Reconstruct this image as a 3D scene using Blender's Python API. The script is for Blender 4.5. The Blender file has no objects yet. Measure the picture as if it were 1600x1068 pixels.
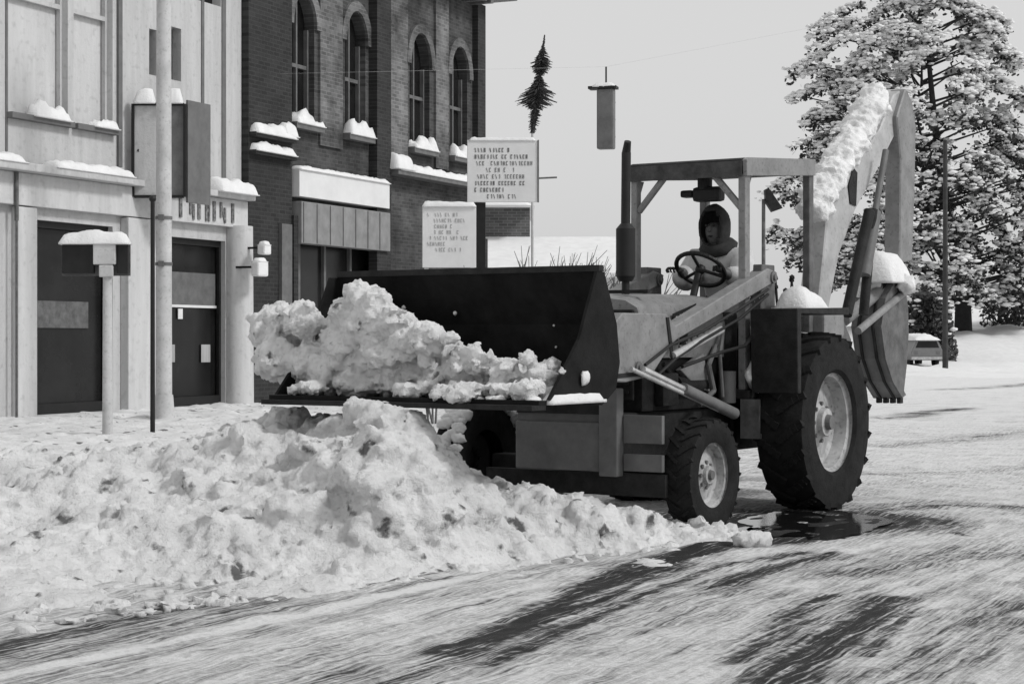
import bpy, bmesh, math, random
from mathutils import Vector, Matrix, noise
R = math.radians
random.seed(7)
scene = bpy.context.scene
C = scene.collection

# ---------------------------------------------------------------- camera, sky, sun, exposure
F, HX, HY, HC = 2880.0, 800.0, 530.0, 1.4
cam_d = bpy.data.cameras.new('camera')
cam = bpy.data.objects.new('camera', cam_d); C.objects.link(cam)
cam.location = (0, 0, HC); cam.rotation_euler = (R(90), 0, 0)
cam_d.sensor_width = 36.0; cam_d.lens = 36.0 * F / 1600.0
cam_d.shift_x = 0.0; cam_d.shift_y = -(534.0 - HY) / 1600.0
cam_d.clip_start = 0.1; cam_d.clip_end = 4000.0
scene.camera = cam

SUN_EL, SUN_AZ = 42.0, 112.0      # azimuth clockwise from the view direction: to the right, slightly behind the camera
world = bpy.data.worlds.new('World'); scene.world = world; world.use_nodes = True
nt = world.node_tree; nt.nodes.clear()
sky = nt.nodes.new('ShaderNodeTexSky'); sky.sky_type = 'NISHITA'; sky.sun_disc = False
sky.sun_elevation = R(SUN_EL); sky.sun_rotation = R(SUN_AZ); sky.dust_density = 4.0; sky.air_density = 1.6
bw = nt.nodes.new('ShaderNodeRGBToBW')
mx = nt.nodes.new('ShaderNodeMix'); mx.data_type = 'FLOAT'; mx.inputs[0].default_value = 0.72
mx.inputs[3].default_value = 7.2   # even cloud cover laid over the clear sky
bg = nt.nodes.new('ShaderNodeBackground'); bg.inputs[1].default_value = 0.112
wo = nt.nodes.new('ShaderNodeOutputWorld')
nt.links.new(sky.outputs[0], bw.inputs[0]); nt.links.new(bw.outputs[0], mx.inputs[2])
nt.links.new(mx.outputs[0], bg.inputs[0]); nt.links.new(bg.outputs[0], wo.inputs[0])

sd = bpy.data.lights.new('sun', 'SUN'); sd.energy = 1.8; sd.angle = R(10); sd.color = (1, 1, 1)
sun = bpy.data.objects.new('sun', sd); C.objects.link(sun)
sdir = Vector((math.sin(R(SUN_AZ)) * math.cos(R(SUN_EL)), math.cos(R(SUN_AZ)) * math.cos(R(SUN_EL)), math.sin(R(SUN_EL))))
sun.rotation_euler = sdir.to_track_quat('Z', 'Y').to_euler()
scene.view_settings.view_transform = 'Standard'; scene.view_settings.look = 'None'
scene.view_settings.exposure = 0.0; scene.view_settings.gamma = 1.0
scene.cycles.max_bounces = 6

# ---------------------------------------------------------------- helpers
def mat(name, v, rough=0.7, var=0.25, scale=6.0, bump=0.0, bscale=40.0, metal=0.0, spec=0.4, brick=None, dirt=None, stretch=None):
    m = bpy.data.materials.new(name); m.use_nodes = True
    t = m.node_tree; p = t.nodes['Principled BSDF']
    p.inputs['Roughness'].default_value = rough; p.inputs['Metallic'].default_value = metal
    p.inputs['Specular IOR Level'].default_value = spec
    tc = t.nodes.new('ShaderNodeTexCoord'); mp = t.nodes.new('ShaderNodeMapping')
    t.links.new(tc.outputs['Object'], mp.inputs[0])
    if stretch: mp.inputs['Scale'].default_value = stretch
    n = t.nodes.new('ShaderNodeTexNoise'); n.inputs['Scale'].default_value = scale; n.inputs['Detail'].default_value = 6; n.inputs['Roughness'].default_value = 0.65
    t.links.new(mp.outputs[0], n.inputs[0])
    r = t.nodes.new('ShaderNodeMapRange'); r.inputs[1].default_value = 0.28; r.inputs[2].default_value = 0.72
    r.inputs[3].default_value = v * (1 - var); r.inputs[4].default_value = min(0.9, v * (1 + var))
    t.links.new(n.outputs[0], r.inputs[0]); col = r.outputs[0]
    if brick:
        sp = t.nodes.new('ShaderNodeSeparateXYZ'); cb = t.nodes.new('ShaderNodeCombineXYZ')
        t.links.new(tc.outputs['Object'], sp.inputs[0]); t.links.new(sp.outputs[0], cb.inputs[0]); t.links.new(sp.outputs[2], cb.inputs[1])
        b = t.nodes.new('ShaderNodeTexBrick'); b.inputs['Scale'].default_value = 1.0
        b.inputs['Brick Width'].default_value = brick[0]; b.inputs['Row Height'].default_value = brick[1]; b.inputs['Mortar Size'].default_value = brick[2]
        b.inputs['Color1'].default_value = (1, 1, 1, 1); b.inputs['Color2'].default_value = (.55, .55, .55, 1); b.inputs['Mortar'].default_value = (brick[3],) * 3 + (1,)
        t.links.new(cb.outputs[0], b.inputs[0])
        mu = t.nodes.new('ShaderNodeMath'); mu.operation = 'MULTIPLY'
        t.links.new(col, mu.inputs[0]); t.links.new(b.outputs[0], mu.inputs[1]); col = mu.outputs[0]
    if dirt:   # (amount threshold, value, scale)
        n2 = t.nodes.new('ShaderNodeTexNoise'); n2.inputs['Scale'].default_value = dirt[2]; n2.inputs['Detail'].default_value = 5
        t.links.new(tc.outputs['Object'], n2.inputs[0])
        r2 = t.nodes.new('ShaderNodeMapRange'); r2.inputs[1].default_value = dirt[0]; r2.inputs[2].default_value = dirt[0] + (dirt[3] if len(dirt) > 3 else 0.07)
        t.links.new(n2.outputs[0], r2.inputs[0])
        m2 = t.nodes.new('ShaderNodeMix'); m2.data_type = 'FLOAT'; m2.inputs[3].default_value = dirt[1]
        t.links.new(r2.outputs[0], m2.inputs[0]); t.links.new(col, m2.inputs[2]); col = m2.outputs[0]
    t.links.new(col, p.inputs['Base Color'])
    if bump:
        n3 = t.nodes.new('ShaderNodeTexNoise'); n3.inputs['Scale'].default_value = bscale; n3.inputs['Detail'].default_value = 8; n3.inputs['Roughness'].default_value = 0.7
        t.links.new(tc.outputs['Object'], n3.inputs[0])
        bp = t.nodes.new('ShaderNodeBump'); bp.inputs['Strength'].default_value = bump; bp.inputs['Distance'].default_value = 0.03
        t.links.new(n3.outputs[0], bp.inputs['Height']); t.links.new(bp.outputs[0], p.inputs['Normal'])
    return m

M = dict(
    snow=mat('snow', .74, .75, .08, 3, .6, 30, spec=.2),
    dirty=mat('ploughed_snow', .70, .8, .14, 2.6, 1.0, 22, spec=.2, dirt=(.62, .13, 6)),
    load=mat('scooped_snow', .74, .8, .12, 3, 1.0, 24, spec=.2, dirt=(.66, .16, 7)),
    tyre=mat('tyre_rubber', .016, .85, .5, 9, .4, 50, spec=.15),
    rim=mat('rim_paint', .36, .5, .4, 7, .1, 40, dirt=(.54, .06, 22, .3)),
    bucket=mat('worn_steel', .011, .75, .6, 5, .2, 20, spec=.12),
    dark=mat('oily_iron', .018, .65, .6, 8, .3, 40, spec=.2),
    iron2=mat('shaded_trim_paint', .06, .7, .6, 6, .3, 30, spec=.2),  # dark tone of the canopy front, its shade put into the paint
    iron=mat('grey_iron', .10, .6, .5, 8, .2, 40),
    paint=mat('machine_paint', .20, .5, .3, 5, .1, 40, dirt=(.56, .04, 30, .35)),
    paint2=mat('pale_machine_paint', .40, .5, .25, 4, .08, 40, dirt=(.56, .1, 24, .4)),
    mid=mat('dull_paint', .12, .55, .3, 5, .1, 40),
    chrome=mat('cylinder_rod', .6, .3, .2, 8, metal=.6),
    black=mat('black_metal', .014, .5, .3, 8, spec=.25),
    stone=mat('painted_masonry', .46, .85, .16, 1.2, .4, 14, dirt=(.55, .22, 9, .5), stretch=(3, 3, .35)),
    stone2=mat('pale_render', .52, .85, .13, 1.4, .3, 14, dirt=(.55, .28, 8, .5), stretch=(3, 3, .35)),
    groove=mat('dark_joint', .13, .9, .2, 4),  # dark grey shared by grooves, sills and the sign's side panel
    brick=mat('dark_brick', .062, .9, .8, .8, .4, 20, brick=(.24, .085, .010, 1.15)),
    brick2=mat('stained_brick', .13, .9, .95, .8, .4, 20, brick=(.24, .085, .010, 1.1)),
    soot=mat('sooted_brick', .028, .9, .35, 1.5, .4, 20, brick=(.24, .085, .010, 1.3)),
    glass=mat('dark_glass', .012, .22, .6, 1.2, spec=.22),
    curtain=mat('window_blind', .34, .8, .3, 2.4, stretch=(6, 6, .4)),
    awning=mat('awning_canvas', .22, .85, .25, 3, .1, 40),
    post=mat('pale_post', .48, .6, .2, 3, .1, 30, dirt=(.55, .2, 22, .4)),
    board=mat('sign_board', .66, .7, .08, 2),
    faint=mat('faded_ink', .34, .8, .4, 9),
    ink=mat('sign_ink', .15, .8, .9, 14),
    bark=mat('bark', .04, .9, .4, 3, .5, 20),
    needle=mat('needles', .04, .85, .45, 1.5),
    cloth=mat('parka_cloth', .55, .9, .18, 9, .3, 40),
    hood=mat('dark_knit', .03, .95, .3, 20, .3, 60),
    shaded_skin=mat('shaded_skin', .09, .6, .15, 9),  # darkened: shade on the driver's face put into the base colour
    trous=mat('trousers', .05, .9, .3, 9, .2, 40),
    vinyl=mat('black_vinyl', .03, .5, .2, 9),
    twig=mat('twigs', .12, .9, .3, 9),
    carpaint=mat('car_paint', .15, .35, .15, 4),
    farwall=mat('distant_wall', .12, .9, .25, .8, brick=(.3, .1, .012, 1.4)),
    farpale=mat('distant_render', .6, .9, .1, .6),
)

class MB:
    def __init__(s): s.bm = bmesh.new()
    def box(s, x0, x1, y0, y1, z0, z1, mtx=None, bev=0.0):
        b = bmesh.new(); bmesh.ops.create_cube(b, size=1)
        for v in b.verts: v.co = Vector(((x0 + x1) / 2 + v.co.x * (x1 - x0), (y0 + y1) / 2 + v.co.y * (y1 - y0), (z0 + z1) / 2 + v.co.z * (z1 - z0)))
        if bev: bmesh.ops.bevel(b, geom=b.edges[:], offset=bev, segments=2, affect='EDGES', profile=.6)
        return s._add(b, mtx)
    def _add(s, b, mtx=None):
        if mtx: b.transform(mtx)
        me = bpy.data.meshes.new('tmp'); b.to_mesh(me); b.free(); s.bm.from_mesh(me); bpy.data.meshes.remove(me); return s
    def cyl(s, a, c, r0, r1=None, n=16, cap=True):
        a, c = Vector(a), Vector(c); r1 = r0 if r1 is None else r1
        b = bmesh.new(); d = c - a
        bmesh.ops.create_cone(b, cap_ends=cap, segments=n, radius1=r0, radius2=r1, depth=d.length)
        b.transform(Matrix.Translation((a + c) / 2) @ d.to_track_quat('Z', 'Y').to_matrix().to_4x4())
        return s._add(b)
    def tube(s, pts, r, n=8):
        for i in range(len(pts) - 1):
            s.cyl(pts[i], pts[i + 1], r, r, n)
            if i: s.ball(pts[i], r, 1)
        return s
    def ball(s, c, r, sub=2, sc=(1, 1, 1), rough=0.0, freq=3.0):
        b = bmesh.new(); bmesh.ops.create_icosphere(b, subdivisions=sub, radius=1)
        off = Vector((random.uniform(-50, 50), random.uniform(-50, 50), random.uniform(-50, 50)))
        for v in b.verts:
            k = 1.0
            if rough: k += rough * noise.fractal(v.co * freq * .5 + off, .9, 2.2, 3)
            v.co = Vector((v.co.x * sc[0], v.co.y * sc[1], v.co.z * sc[2])) * r * k + Vector(c)
        return s._add(b)
    def prism(s, pts, y0, y1, bev=0.0):          # polygon in x-z, pushed from y0 to y1
        b = bmesh.new()
        A = [b.verts.new((p[0], y0, p[1])) for p in pts]; B = [b.verts.new((p[0], y1, p[1])) for p in pts]
        n = len(pts); b.faces.new(A); b.faces.new(B[::-1])
        for i in range(n): b.faces.new((A[i], B[i], B[(i + 1) % n], A[(i + 1) % n]))
        bmesh.ops.recalc_face_normals(b, faces=b.faces[:])
        if bev: bmesh.ops.bevel(b, geom=b.edges[:], offset=bev, segments=1, affect='EDGES')
        return s._add(b)
    def lathe(s, prof, c, n=48, axis='y'):       # prof: (radius, along) about local y
        b = bmesh.new(); rings = []
        for k in range(n):
            a = 2 * math.pi * k / n
            rings.append([b.verts.new((c[0] + r * math.cos(a), c[1] + t, c[2] + r * math.sin(a))) for r, t in prof])
        for k in range(n):
            A, B = rings[k], rings[(k + 1) % n]
            for i in range(len(prof) - 1): b.faces.new((A[i], A[i + 1], B[i + 1], B[i]))
        bmesh.ops.remove_doubles(b, verts=b.verts[:], dist=1e-5)
        bmesh.ops.recalc_face_normals(b, faces=b.faces[:])
        return s._add(b)
    def pad(s, cx, cy, z, lx, ly, h, amp=.25, res=None, rz=0.0, slope=0.0):  # a cushion of lying snow
        nx = max(6, int(lx / (res or .06))); ny = max(5, int(ly / (res or .06))); nx = min(nx, 70); ny = min(ny, 40)
        b = bmesh.new(); off = Vector((random.uniform(-99, 99), random.uniform(-99, 99), 3)); T = []; ca, sa = math.cos(rz), math.sin(rz)
        for j in range(ny + 1):
            row = []
            for i in range(nx + 1):
                u, v = 2 * i / nx - 1, 2 * j / ny - 1
                e = (1 - abs(u) ** (2 + lx / max(ly, .05) * 2)) ** .5 * (1 - abs(v) ** 3) ** .5 if abs(u) < 1 and abs(v) < 1 else 0
                x, y = u * lx / 2, v * ly / 2
                q = 1 + amp * noise.fractal(Vector((x / h * .5, y / h * .5, 0)) + off, .8, 2.1, 3)
                edge = .06 * h * noise.noise(Vector((x * 7, y * 7, 1)) + off)
                row.append(b.verts.new((cx + x * ca - y * sa + edge, cy + x * sa + y * ca + edge, z + slope * x + h * e * q)))
            T.append(row)
        for j in range(ny):
            for i in range(nx): b.faces.new((T[j][i], T[j][i + 1], T[j + 1][i + 1], T[j + 1][i]))
        low = {}
        ring = T[0][:] + [T[j][nx] for j in range(1, ny + 1)] + T[ny][:-1][::-1] + [T[j][0] for j in range(ny - 1, 0, -1)]
        lo = [b.verts.new((v.co.x, v.co.y, v.co.z - .02)) for v in ring]
        m = len(ring)
        for k in range(m): b.faces.new((ring[k], lo[k], lo[(k + 1) % m], ring[(k + 1) % m]))
        b.faces.new(lo)
        bmesh.ops.recalc_face_normals(b, faces=b.faces[:])
        return s._add(b)
    def build(s, name, m, parent=None, smooth=False, loc=None, auto=None):
        me = bpy.data.meshes.new(name); s.bm.to_mesh(me); s.bm.free()
        if smooth or auto is not None: me.polygons.foreach_set('use_smooth', [True] * len(me.polygons))
        if auto is not None: me.set_sharp_from_angle(angle=R(auto))
        me.materials.append(m)
        o = bpy.data.objects.new(name, me); C.objects.link(o)
        if parent: o.parent = parent
        if loc: o.location = loc
        return o

def tag(o, label=None, cat=None, group=None, kind=None):
    if label: o['label'] = label
    if cat: o['category'] = cat
    if group: o['group'] = group
    if kind: o['kind'] = kind
    return o
def empty(name, loc, rz=0.0, **k):
    o = bpy.data.objects.new(name, None); C.objects.link(o); o.location = loc; o.rotation_euler = (0, 0, rz); o.empty_display_size = .3
    return tag(o, **k)
def gnd(px, py):                # where a spot of road lies
    Y = F * HC / (py - HY); return ((px - HX) / F * Y, Y)
def at(px, py, Y): return Vector(((px - HX) / F * Y, Y, HC + (HY - py) * Y / F))
def sstep(a, b, x):
    t = max(0, min(1, (x - a) / (b - a))); return t * t * (3 - 2 * t)

# ---------------------------------------------------------------- ground
# tracks: polyline of road points, half width, strength, streakiness, lateral frequency
def TR(pts): return [gnd(*p) for p in pts]
TRACKS = [
    (TR([(700, 1030), (820, 988), (900, 955), (980, 915), (1060, 880), (1160, 852)]), .12, 1.05, 3.5),
    (TR([(760, 1010), (850, 958), (960, 905), (1080, 866), (1160, 848)]), .10, .8, 4),
    (TR([(760, 1050), (840, 1012), (1000, 942), (1120, 893), (1260, 868)]), .045, .75, 4),
    (TR([(1170, 1120), (1225, 1062), (1300, 1005), (1350, 972), (1395, 945)]), .13, 1.05, 4),
    (TR([(1150, 1040), (1240, 970), (1300, 940)]), .10, .62, 4),
    (TR([(1350, 1035), (1400, 990), (1440, 960)]), .05, .5, 4),
    (TR([(1120, 925), (1240, 885), (1290, 872)]), .12, .65, 4),
    (TR([(-200, 1090), (60, 1040), (250, 985), (450, 940), (640, 900), (820, 872), (1010, 838), (1150, 815)]), .62, .26, 9),
    (TR([(-100, 1050), (150, 990), (400, 925), (600, 880), (800, 850), (1000, 826)]), .16, .22, 5),
    (TR([(1140, 815), (1240, 815), (1335, 820)]), .6, 1.7, 2),  # wet patch under the rear wheel, tyre's dark reflection painted into its tone
    (TR([(1195, 850), (1235, 838), (1330, 826)]), .26, 2.0, 1.5),
    (TR([(1340, 800), (1480, 792), (1620, 800)]), .25, .45, 4),
    (TR([(1300, 905), (1420, 880), (1560, 872), (1640, 874)]), .25, .35, 6),
    (TR([(1380, 1080), (1500, 1010), (1640, 960)]), .3, .28, 7),
    (TR([(560, 1080), (760, 1030), (980, 985), (1150, 930)]), .3, .2, 8),
    (TR([(1395, 656), (1440, 648), (1500, 640)]), .35, .7, 4),
    (TR([(1480, 610), (1560, 606), (1640, 598)]), .5, .5, 4),
    (TR([(1380, 700), (1500, 690), (1640, 672)]), .4, .3, 4),
    (TR([(1480, 838), (1510, 842)]), .04, .8, 1),
    (TR([(1370, 745), (1500, 742), (1640, 730)]), .3, .28, 4),
]
def track_uv(P, x, y):
    best = None; acc = 0.0
    for i in range(len(P) - 1):
        ax, ay = P[i]; bx, by = P[i + 1]; dx, dy = bx - ax, by - ay; L = math.hypot(dx, dy)
        t = ((x - ax) * dx + (y - ay) * dy) / (L * L); tc_ = max(0, min(1, t))
        qx, qy = ax + tc_ * dx, ay + tc_ * dy; d = math.hypot(x - qx, y - qy)
        if best is None or d < best[0]:
            sgn = 1 if (dx * (y - ay) - dy * (x - ax)) > 0 else -1
            best = (d, acc + tc_ * L, sgn * d, tc_, i)
        acc += L
    return best
BASE = TRACKS[7][0]
RIDGE = TR([(-150, 1100), (0, 1066), (230, 1020), (470, 968), (640, 930), (800, 892), (960, 855)])
def wetness(x, y):
    w = 0.0
    d, u, v, _, _ = track_uv(BASE, x, y)
    # the whole lane is brushed along the driving direction
    fine = noise.noise(Vector((u * .5, v * 11, 5)))
    fine2 = noise.noise(Vector((u * 1.4, v * 26, 9)))
    lane = .10 + .30 * max(0, fine) + .22 * max(0, fine2)
    lane *= 1 - .5 * sstep(2.6, 5.2, x)
    lane *= 1 - .7 * sstep(19, 60, y)
    w += lane
    for k, (P, hw, st, fr) in enumerate(TRACKS):
        d, u, v, _, _ = track_uv(P, x, y)
        if d > hw * 2.6: continue
        e = math.exp(-(d / hw) ** 2 * 1.1)
        s_ = .62 + .75 * noise.noise(Vector((u * .7, v * fr / hw * .9, k * 7.3))) + .45 * noise.noise(Vector((u * 2.2, v * fr / hw * 2.5, k * 3.1 + 40)))
        w += st * e * max(0, s_)
    w += .10 * noise.fractal(Vector((x * 3, y * 3, 0)), .8, 2, 3)
    d, u, v, _, _ = track_uv(RIDGE, x, y)
    w -= .55 * math.exp(-(d / .055) ** 2) * (.7 + .6 * noise.noise(Vector((u * 1.5, 0, 2))))
    return max(0, min(1, w))

def hill(x, y):
    h = 0.0
    if y > 60: h += 1.9 * sstep(96, 112, y) * sstep(9, 20, x)
    if y > 90: h += 1.6 * sstep(110, 140, y) * sstep(14, 30, x)
    return h
def grid_mesh(name, xs, ys, hf, m, attr=None):
    nx, ny = len(xs), len(ys)
    V = [(x, y, hf(x, y)) for y in ys for x in xs]
    Fc = [(j * nx + i, j * nx + i + 1, (j + 1) * nx + i + 1, (j + 1) * nx + i) for j in range(ny - 1) for i in range(nx - 1)]
    me = bpy.data.meshes.new(name); me.from_pydata(V, [], Fc)
    me.polygons.foreach_set('use_smooth', [True] * len(me.polygons))
    if attr:
        a = me.attributes.new(attr[0], 'FLOAT', 'POINT'); a.data.foreach_set('value', [attr[1](v[0], v[1]) for v in V])
    me.materials.append(m); o = bpy.data.objects.new(name, me); C.objects.link(o); return o
def frange(a, b, s):
    n = int(round((b - a) / s)); return [a + (b - a) * i / n for i in range(n + 1)]

m = bpy.data.materials.new('snowy_road'); m.use_nodes = True; t = m.node_tree; p = t.nodes['Principled BSDF']
at_ = t.nodes.new('ShaderNodeAttribute'); at_.attribute_name = 'wet'
tc = t.nodes.new('ShaderNodeTexCoord'); n1 = t.nodes.new('ShaderNodeTexNoise'); n1.inputs['Scale'].default_value = 26; n1.inputs['Detail'].default_value = 8; n1.inputs['Roughness'].default_value = .75
t.links.new(tc.outputs['Object'], n1.inputs[0])
ad = t.nodes.new('ShaderNodeMath'); ad.operation = 'MULTIPLY_ADD'; ad.inputs[1].default_value = .75; t.links.new(n1.outputs[0], ad.inputs[0]); 
sb = t.nodes.new('ShaderNodeMath'); sb.operation = 'SUBTRACT'; sb.inputs[1].default_value = .375; t.links.new(at_.outputs['Fac'], sb.inputs[0]); t.links.new(sb.outputs[0], ad.inputs[2])
mpp = t.nodes.new('ShaderNodeMapping'); mpp.inputs['Rotation'].default_value = (0, 0, R(-62)); t.links.new(tc.outputs['Object'], mpp.inputs[0])
mps = t.nodes.new('ShaderNodeMapping'); mps.inputs['Scale'].default_value = (.9, 26, 1); t.links.new(mpp.outputs[0], mps.inputs[0])
nst = t.nodes.new('ShaderNodeTexNoise'); nst.inputs['Scale'].default_value = 1.6; nst.inputs['Detail'].default_value = 7; nst.inputs['Roughness'].default_value = .7; t.links.new(mps.outputs[0], nst.inputs[0])
sm = t.nodes.new('ShaderNodeMath'); sm.operation = 'MULTIPLY_ADD'; sm.inputs[1].default_value = 2.3; sm.inputs[2].default_value = -1.15; t.links.new(nst.outputs[0], sm.inputs[0])
wa = t.nodes.new('ShaderNodeMath'); wa.operation = 'MULTIPLY_ADD'; wa.inputs[1].default_value = 1.9; wa.inputs[2].default_value = .20; t.links.new(at_.outputs['Fac'], wa.inputs[0])
s2 = t.nodes.new('ShaderNodeMath'); s2.operation = 'MULTIPLY'; t.links.new(sm.outputs[0], s2.inputs[0]); t.links.new(wa.outputs[0], s2.inputs[1]); sm = s2
aa = t.nodes.new('ShaderNodeMath'); aa.operation = 'ADD'; t.links.new(ad.outputs[0], aa.inputs[0]); t.links.new(sm.outputs[0], aa.inputs[1]); ad = aa
cr = t.nodes.new('ShaderNodeValToRGB'); e = cr.color_ramp.elements
e[0].position = .02; e[0].color = (.72, .72, .72, 1); e[1].position = .72; e[1].color = (.028, .028, .028, 1)
q = e.new(.30); q.color = (.38, .38, .38, 1); q = e.new(.50); q.color = (.12, .12, .12, 1)
t.links.new(ad.outputs[0], cr.inputs[0]); t.links.new(cr.outputs[0], p.inputs['Base Color'])
rr = t.nodes.new('ShaderNodeMapRange'); rr.inputs[1].default_value = .2; rr.inputs[2].default_value = .9; rr.inputs[3].default_value = .85; rr.inputs[4].default_value = .55
t.links.new(ad.outputs[0], rr.inputs[0]); t.links.new(rr.outputs[0], p.inputs['Roughness']); p.inputs['Specular IOR Level'].default_value = .1
bp = t.nodes.new('ShaderNodeBump'); bp.inputs['Strength'].default_value = .8; bp.inputs['Distance'].default_value = .03
t.links.new(n1.outputs[0], bp.inputs['Height']); t.links.new(bp.outputs[0], p.inputs['Normal'])
M['road'] = m
M['puddle'] = mat('standing_water', .012, .06, .3, 3, .03, 6, spec=.5)
def road_h(x, y):
    e = min(x + 6.5, 24.0 - x, y - 6.0, 80 - y); k = sstep(0, .6, e)
    d, u, v, _, _ = track_uv(BASE, x, y)
    h = .012 * noise.noise(Vector((u * .6, v * 9, 5))) + .012 * noise.fractal(Vector((x * 5, y * 5, 2)), .9, 2, 3)
    r = abs(v + .78)                               # low ridge of slush left along the lane
    h += .03 * math.exp(-(r / .10) ** 2) * (.5 + noise.noise(Vector((u * 2, 0, 8))))
    return k * (.03 + h) - (1 - k) * .06
road = grid_mesh('road', frange(-6.5, 6.5, .045) + frange(6.7, 24, .3), frange(6.0, 20.0, .045) + frange(20.1, 30.0, .1) + frange(30.4, 80, .4), road_h, M['road'], ('wet', wetness)); tag(road, kind='structure')
def pool(cx, cy, lx, ly, rz, label):
    b = bmesh.new(); n = 90; vs = []; c_ = b.verts.new((0, 0, 0))
    for k in range(n):
        a = 2 * math.pi * k / n; q = 1 + .28 * noise.noise(Vector((math.cos(a) * 2, math.sin(a) * 2, cx))) + .10 * noise.noise(Vector((math.cos(a) * 9, math.sin(a) * 9, cx)))
        x, y = lx * math.cos(a) * q, ly * math.sin(a) * q; vs.append(b.verts.new((x * math.cos(rz) - y * math.sin(rz), x * math.sin(rz) + y * math.cos(rz), 0)))
    for k in range(n): b.faces.new((c_, vs[k], vs[(k + 1) % n]))
    me = bpy.data.meshes.new('puddle'); b.to_mesh(me); b.free(); me.materials.append(M['puddle']); o = bpy.data.objects.new('puddle', me); C.objects.link(o); o.location = (cx, cy, .037); tag(o, label, kind='structure')
pool(2.25, 13.75, .50, 1.05, R(-12), 'meltwater under the big rear wheel')
pool(1.55, 12.95, .16, .5, R(-30), 'meltwater beside the front wheel')
xs = sorted(set(frange(-1500, -100, 200) + frange(-90, 90, 1) + frange(100, 1500, 200))); ys = frange(-60, 180, 1.5) + frange(190, 400, 30) + frange(500, 3000, 500)
gfar = grid_mesh('snow_ground', xs, ys, lambda x, y: hill(x, y) + .10 * noise.noise(Vector((x * .2, y * .2, 0))) * sstep(30, 60, y) + (.55 * sstep(62, 84, y) * sstep(6, 12, x) * abs(noise.fractal(Vector((x * .25, y * .12, 4)), .8, 2, 4))) - .015, M['snow']); tag(gfar, kind='structure')

# ---------------------------------------------------------------- snow bank thrown up beside the machine
CR = [(-7.5, 13.4, .40, 4.6, 3.6), (-4.6, 13.6, .46, 4.7, 3.4), (-2.4, 13.7, .55, 3.9, 2.2), (-1.8, 13.1, .72, 2.9, 1.5), (-1.44, 12.6, .84, 2.0, 1.2), (-1.1, 12.0, .78, 1.35, 1.0),
      (-.80, 11.65, .92, .85, .7), (-.68, 11.65, .74, .8, .6), (-.57, 11.7, .32, .75, .4), (-.40, 11.8, .16, .7, .4), (-.164, 11.9, .16, .7, .4), (.083, 12.05, .12, .6, .35), (.42, 12.2, .30, .5, .4), (.69, 12.5, .24, .42, .35), (.95, 12.95, .10, .28, .3), (1.35, 12.75, .04, .2, .2)]
def bank_h(x, y):
    best = None
    for i in range(len(CR) - 1):
        a, b = CR[i], CR[i + 1]; dx, dy = b[0] - a[0], b[1] - a[1]; LL = dx * dx + dy * dy
        tt = max(0, min(1, ((x - a[0]) * dx + (y - a[1]) * dy) / LL)); qx, qy = a[0] + tt * dx, a[1] + tt * dy
        d = math.hypot(x - qx, y - qy); g = [a[k] + (b[k] - a[k]) * tt for k in range(5)]
        front = (y < qy); w = g[3] if front else g[4]
        w *= 1 + .25 * noise.noise(Vector((x * 1.3, y * 1.3, 4)))
        v = d / w; val = g[2] * (1 - v ** 1.35) if v < 1 else -(v - 1) * .25
        if best is None or val > best: best = val
    h = best
    k = sstep(-.05, .35, h)
    P = Vector((x, y, 0))
    # clods at three sizes
    for sc, am in ((1.7, .13), (3.6, .07)):
        dist = noise.voronoi(Vector((x * sc + .35 * noise.noise(P * sc * 2), y * sc, h * sc * 1.5)))[0]
        h += am * k * (max(0, 1 - dist[0] ** 2 * 1.6) - .45)
    h += .07 * k * noise.fractal(P * 6, .7, 2.1, 4) + .012 * noise.fractal(P * 30, .7, 2.1, 2) * k
    # a smoother drift lying over the pavement on the far left
    return h
def left_drift(x, y):
    b = bank_h(x, y)
    d = .17 * sstep(0, 1.6, (-2.6 - x) - max(0, (11.5 - y)) * .9) + .05 * noise.fractal(Vector((x, y, 1)), .8, 2, 4)
    if x < -1.6 and y > 9: b = max(b, d if y > 13 or x < -3 else b)
    return b
gx, gy = frange(-5.4, 1.6, .05), frange(8.0, 14.2, .05); nx, ny = len(gx), len(gy)
lm = MB(); top = [lm.bm.verts.new((x, y, max(-.2, bank_h(x, y)))) for y in gy for x in gx]; botm = [lm.bm.verts.new((x, y, -.3)) for y in gy for x in gx]
for j in range(ny - 1):
    for i in range(nx - 1):
        a = j * nx + i; lm.bm.faces.new((top[a], top[a + 1], top[a + nx + 1], top[a + nx])); lm.bm.faces.new((botm[a], botm[a + nx], botm[a + nx + 1], botm[a + 1]))
for i in range(nx - 1):
    lm.bm.faces.new((top[i + 1], top[i], botm[i], botm[i + 1])); q = (ny - 1) * nx + i; lm.bm.faces.new((top[q], top[q + 1], botm[q + 1], botm[q]))
for j in range(ny - 1):
    a, b = j * nx, (j + 1) * nx; lm.bm.faces.new((top[a], top[b], botm[b], botm[a])); a += nx - 1; b += nx - 1; lm.bm.faces.new((top[b], top[a], botm[a], botm[b]))
def spot(lo, hi, yo=0.0):
    i = random.randrange(lo, hi); a, b = CR[i], CR[i + 1]; tt = random.random(); x = a[0] + (b[0] - a[0]) * tt + random.uniform(-.2, .2); y = a[1] + (b[1] - a[1]) * tt + random.uniform(-1, .25) * a[3] * .92
    return x, y
for k in range(1500):
    x, y = spot(1, len(CR) - 1) if k % 3 else spot(3, len(CR) - 1); z = bank_h(x, y)
    if z < .0: continue
    r = random.uniform(.03, .075) * (2.0 if random.random() < .16 else 1) * min(1, .45 + z * 1.6)
    lm.ball((x, y, z + r * random.uniform(-.25, .3)), r, 2, (random.uniform(.8, 1.4), random.uniform(.8, 1.3), random.uniform(.65, 1)), .5, 3)
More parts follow.
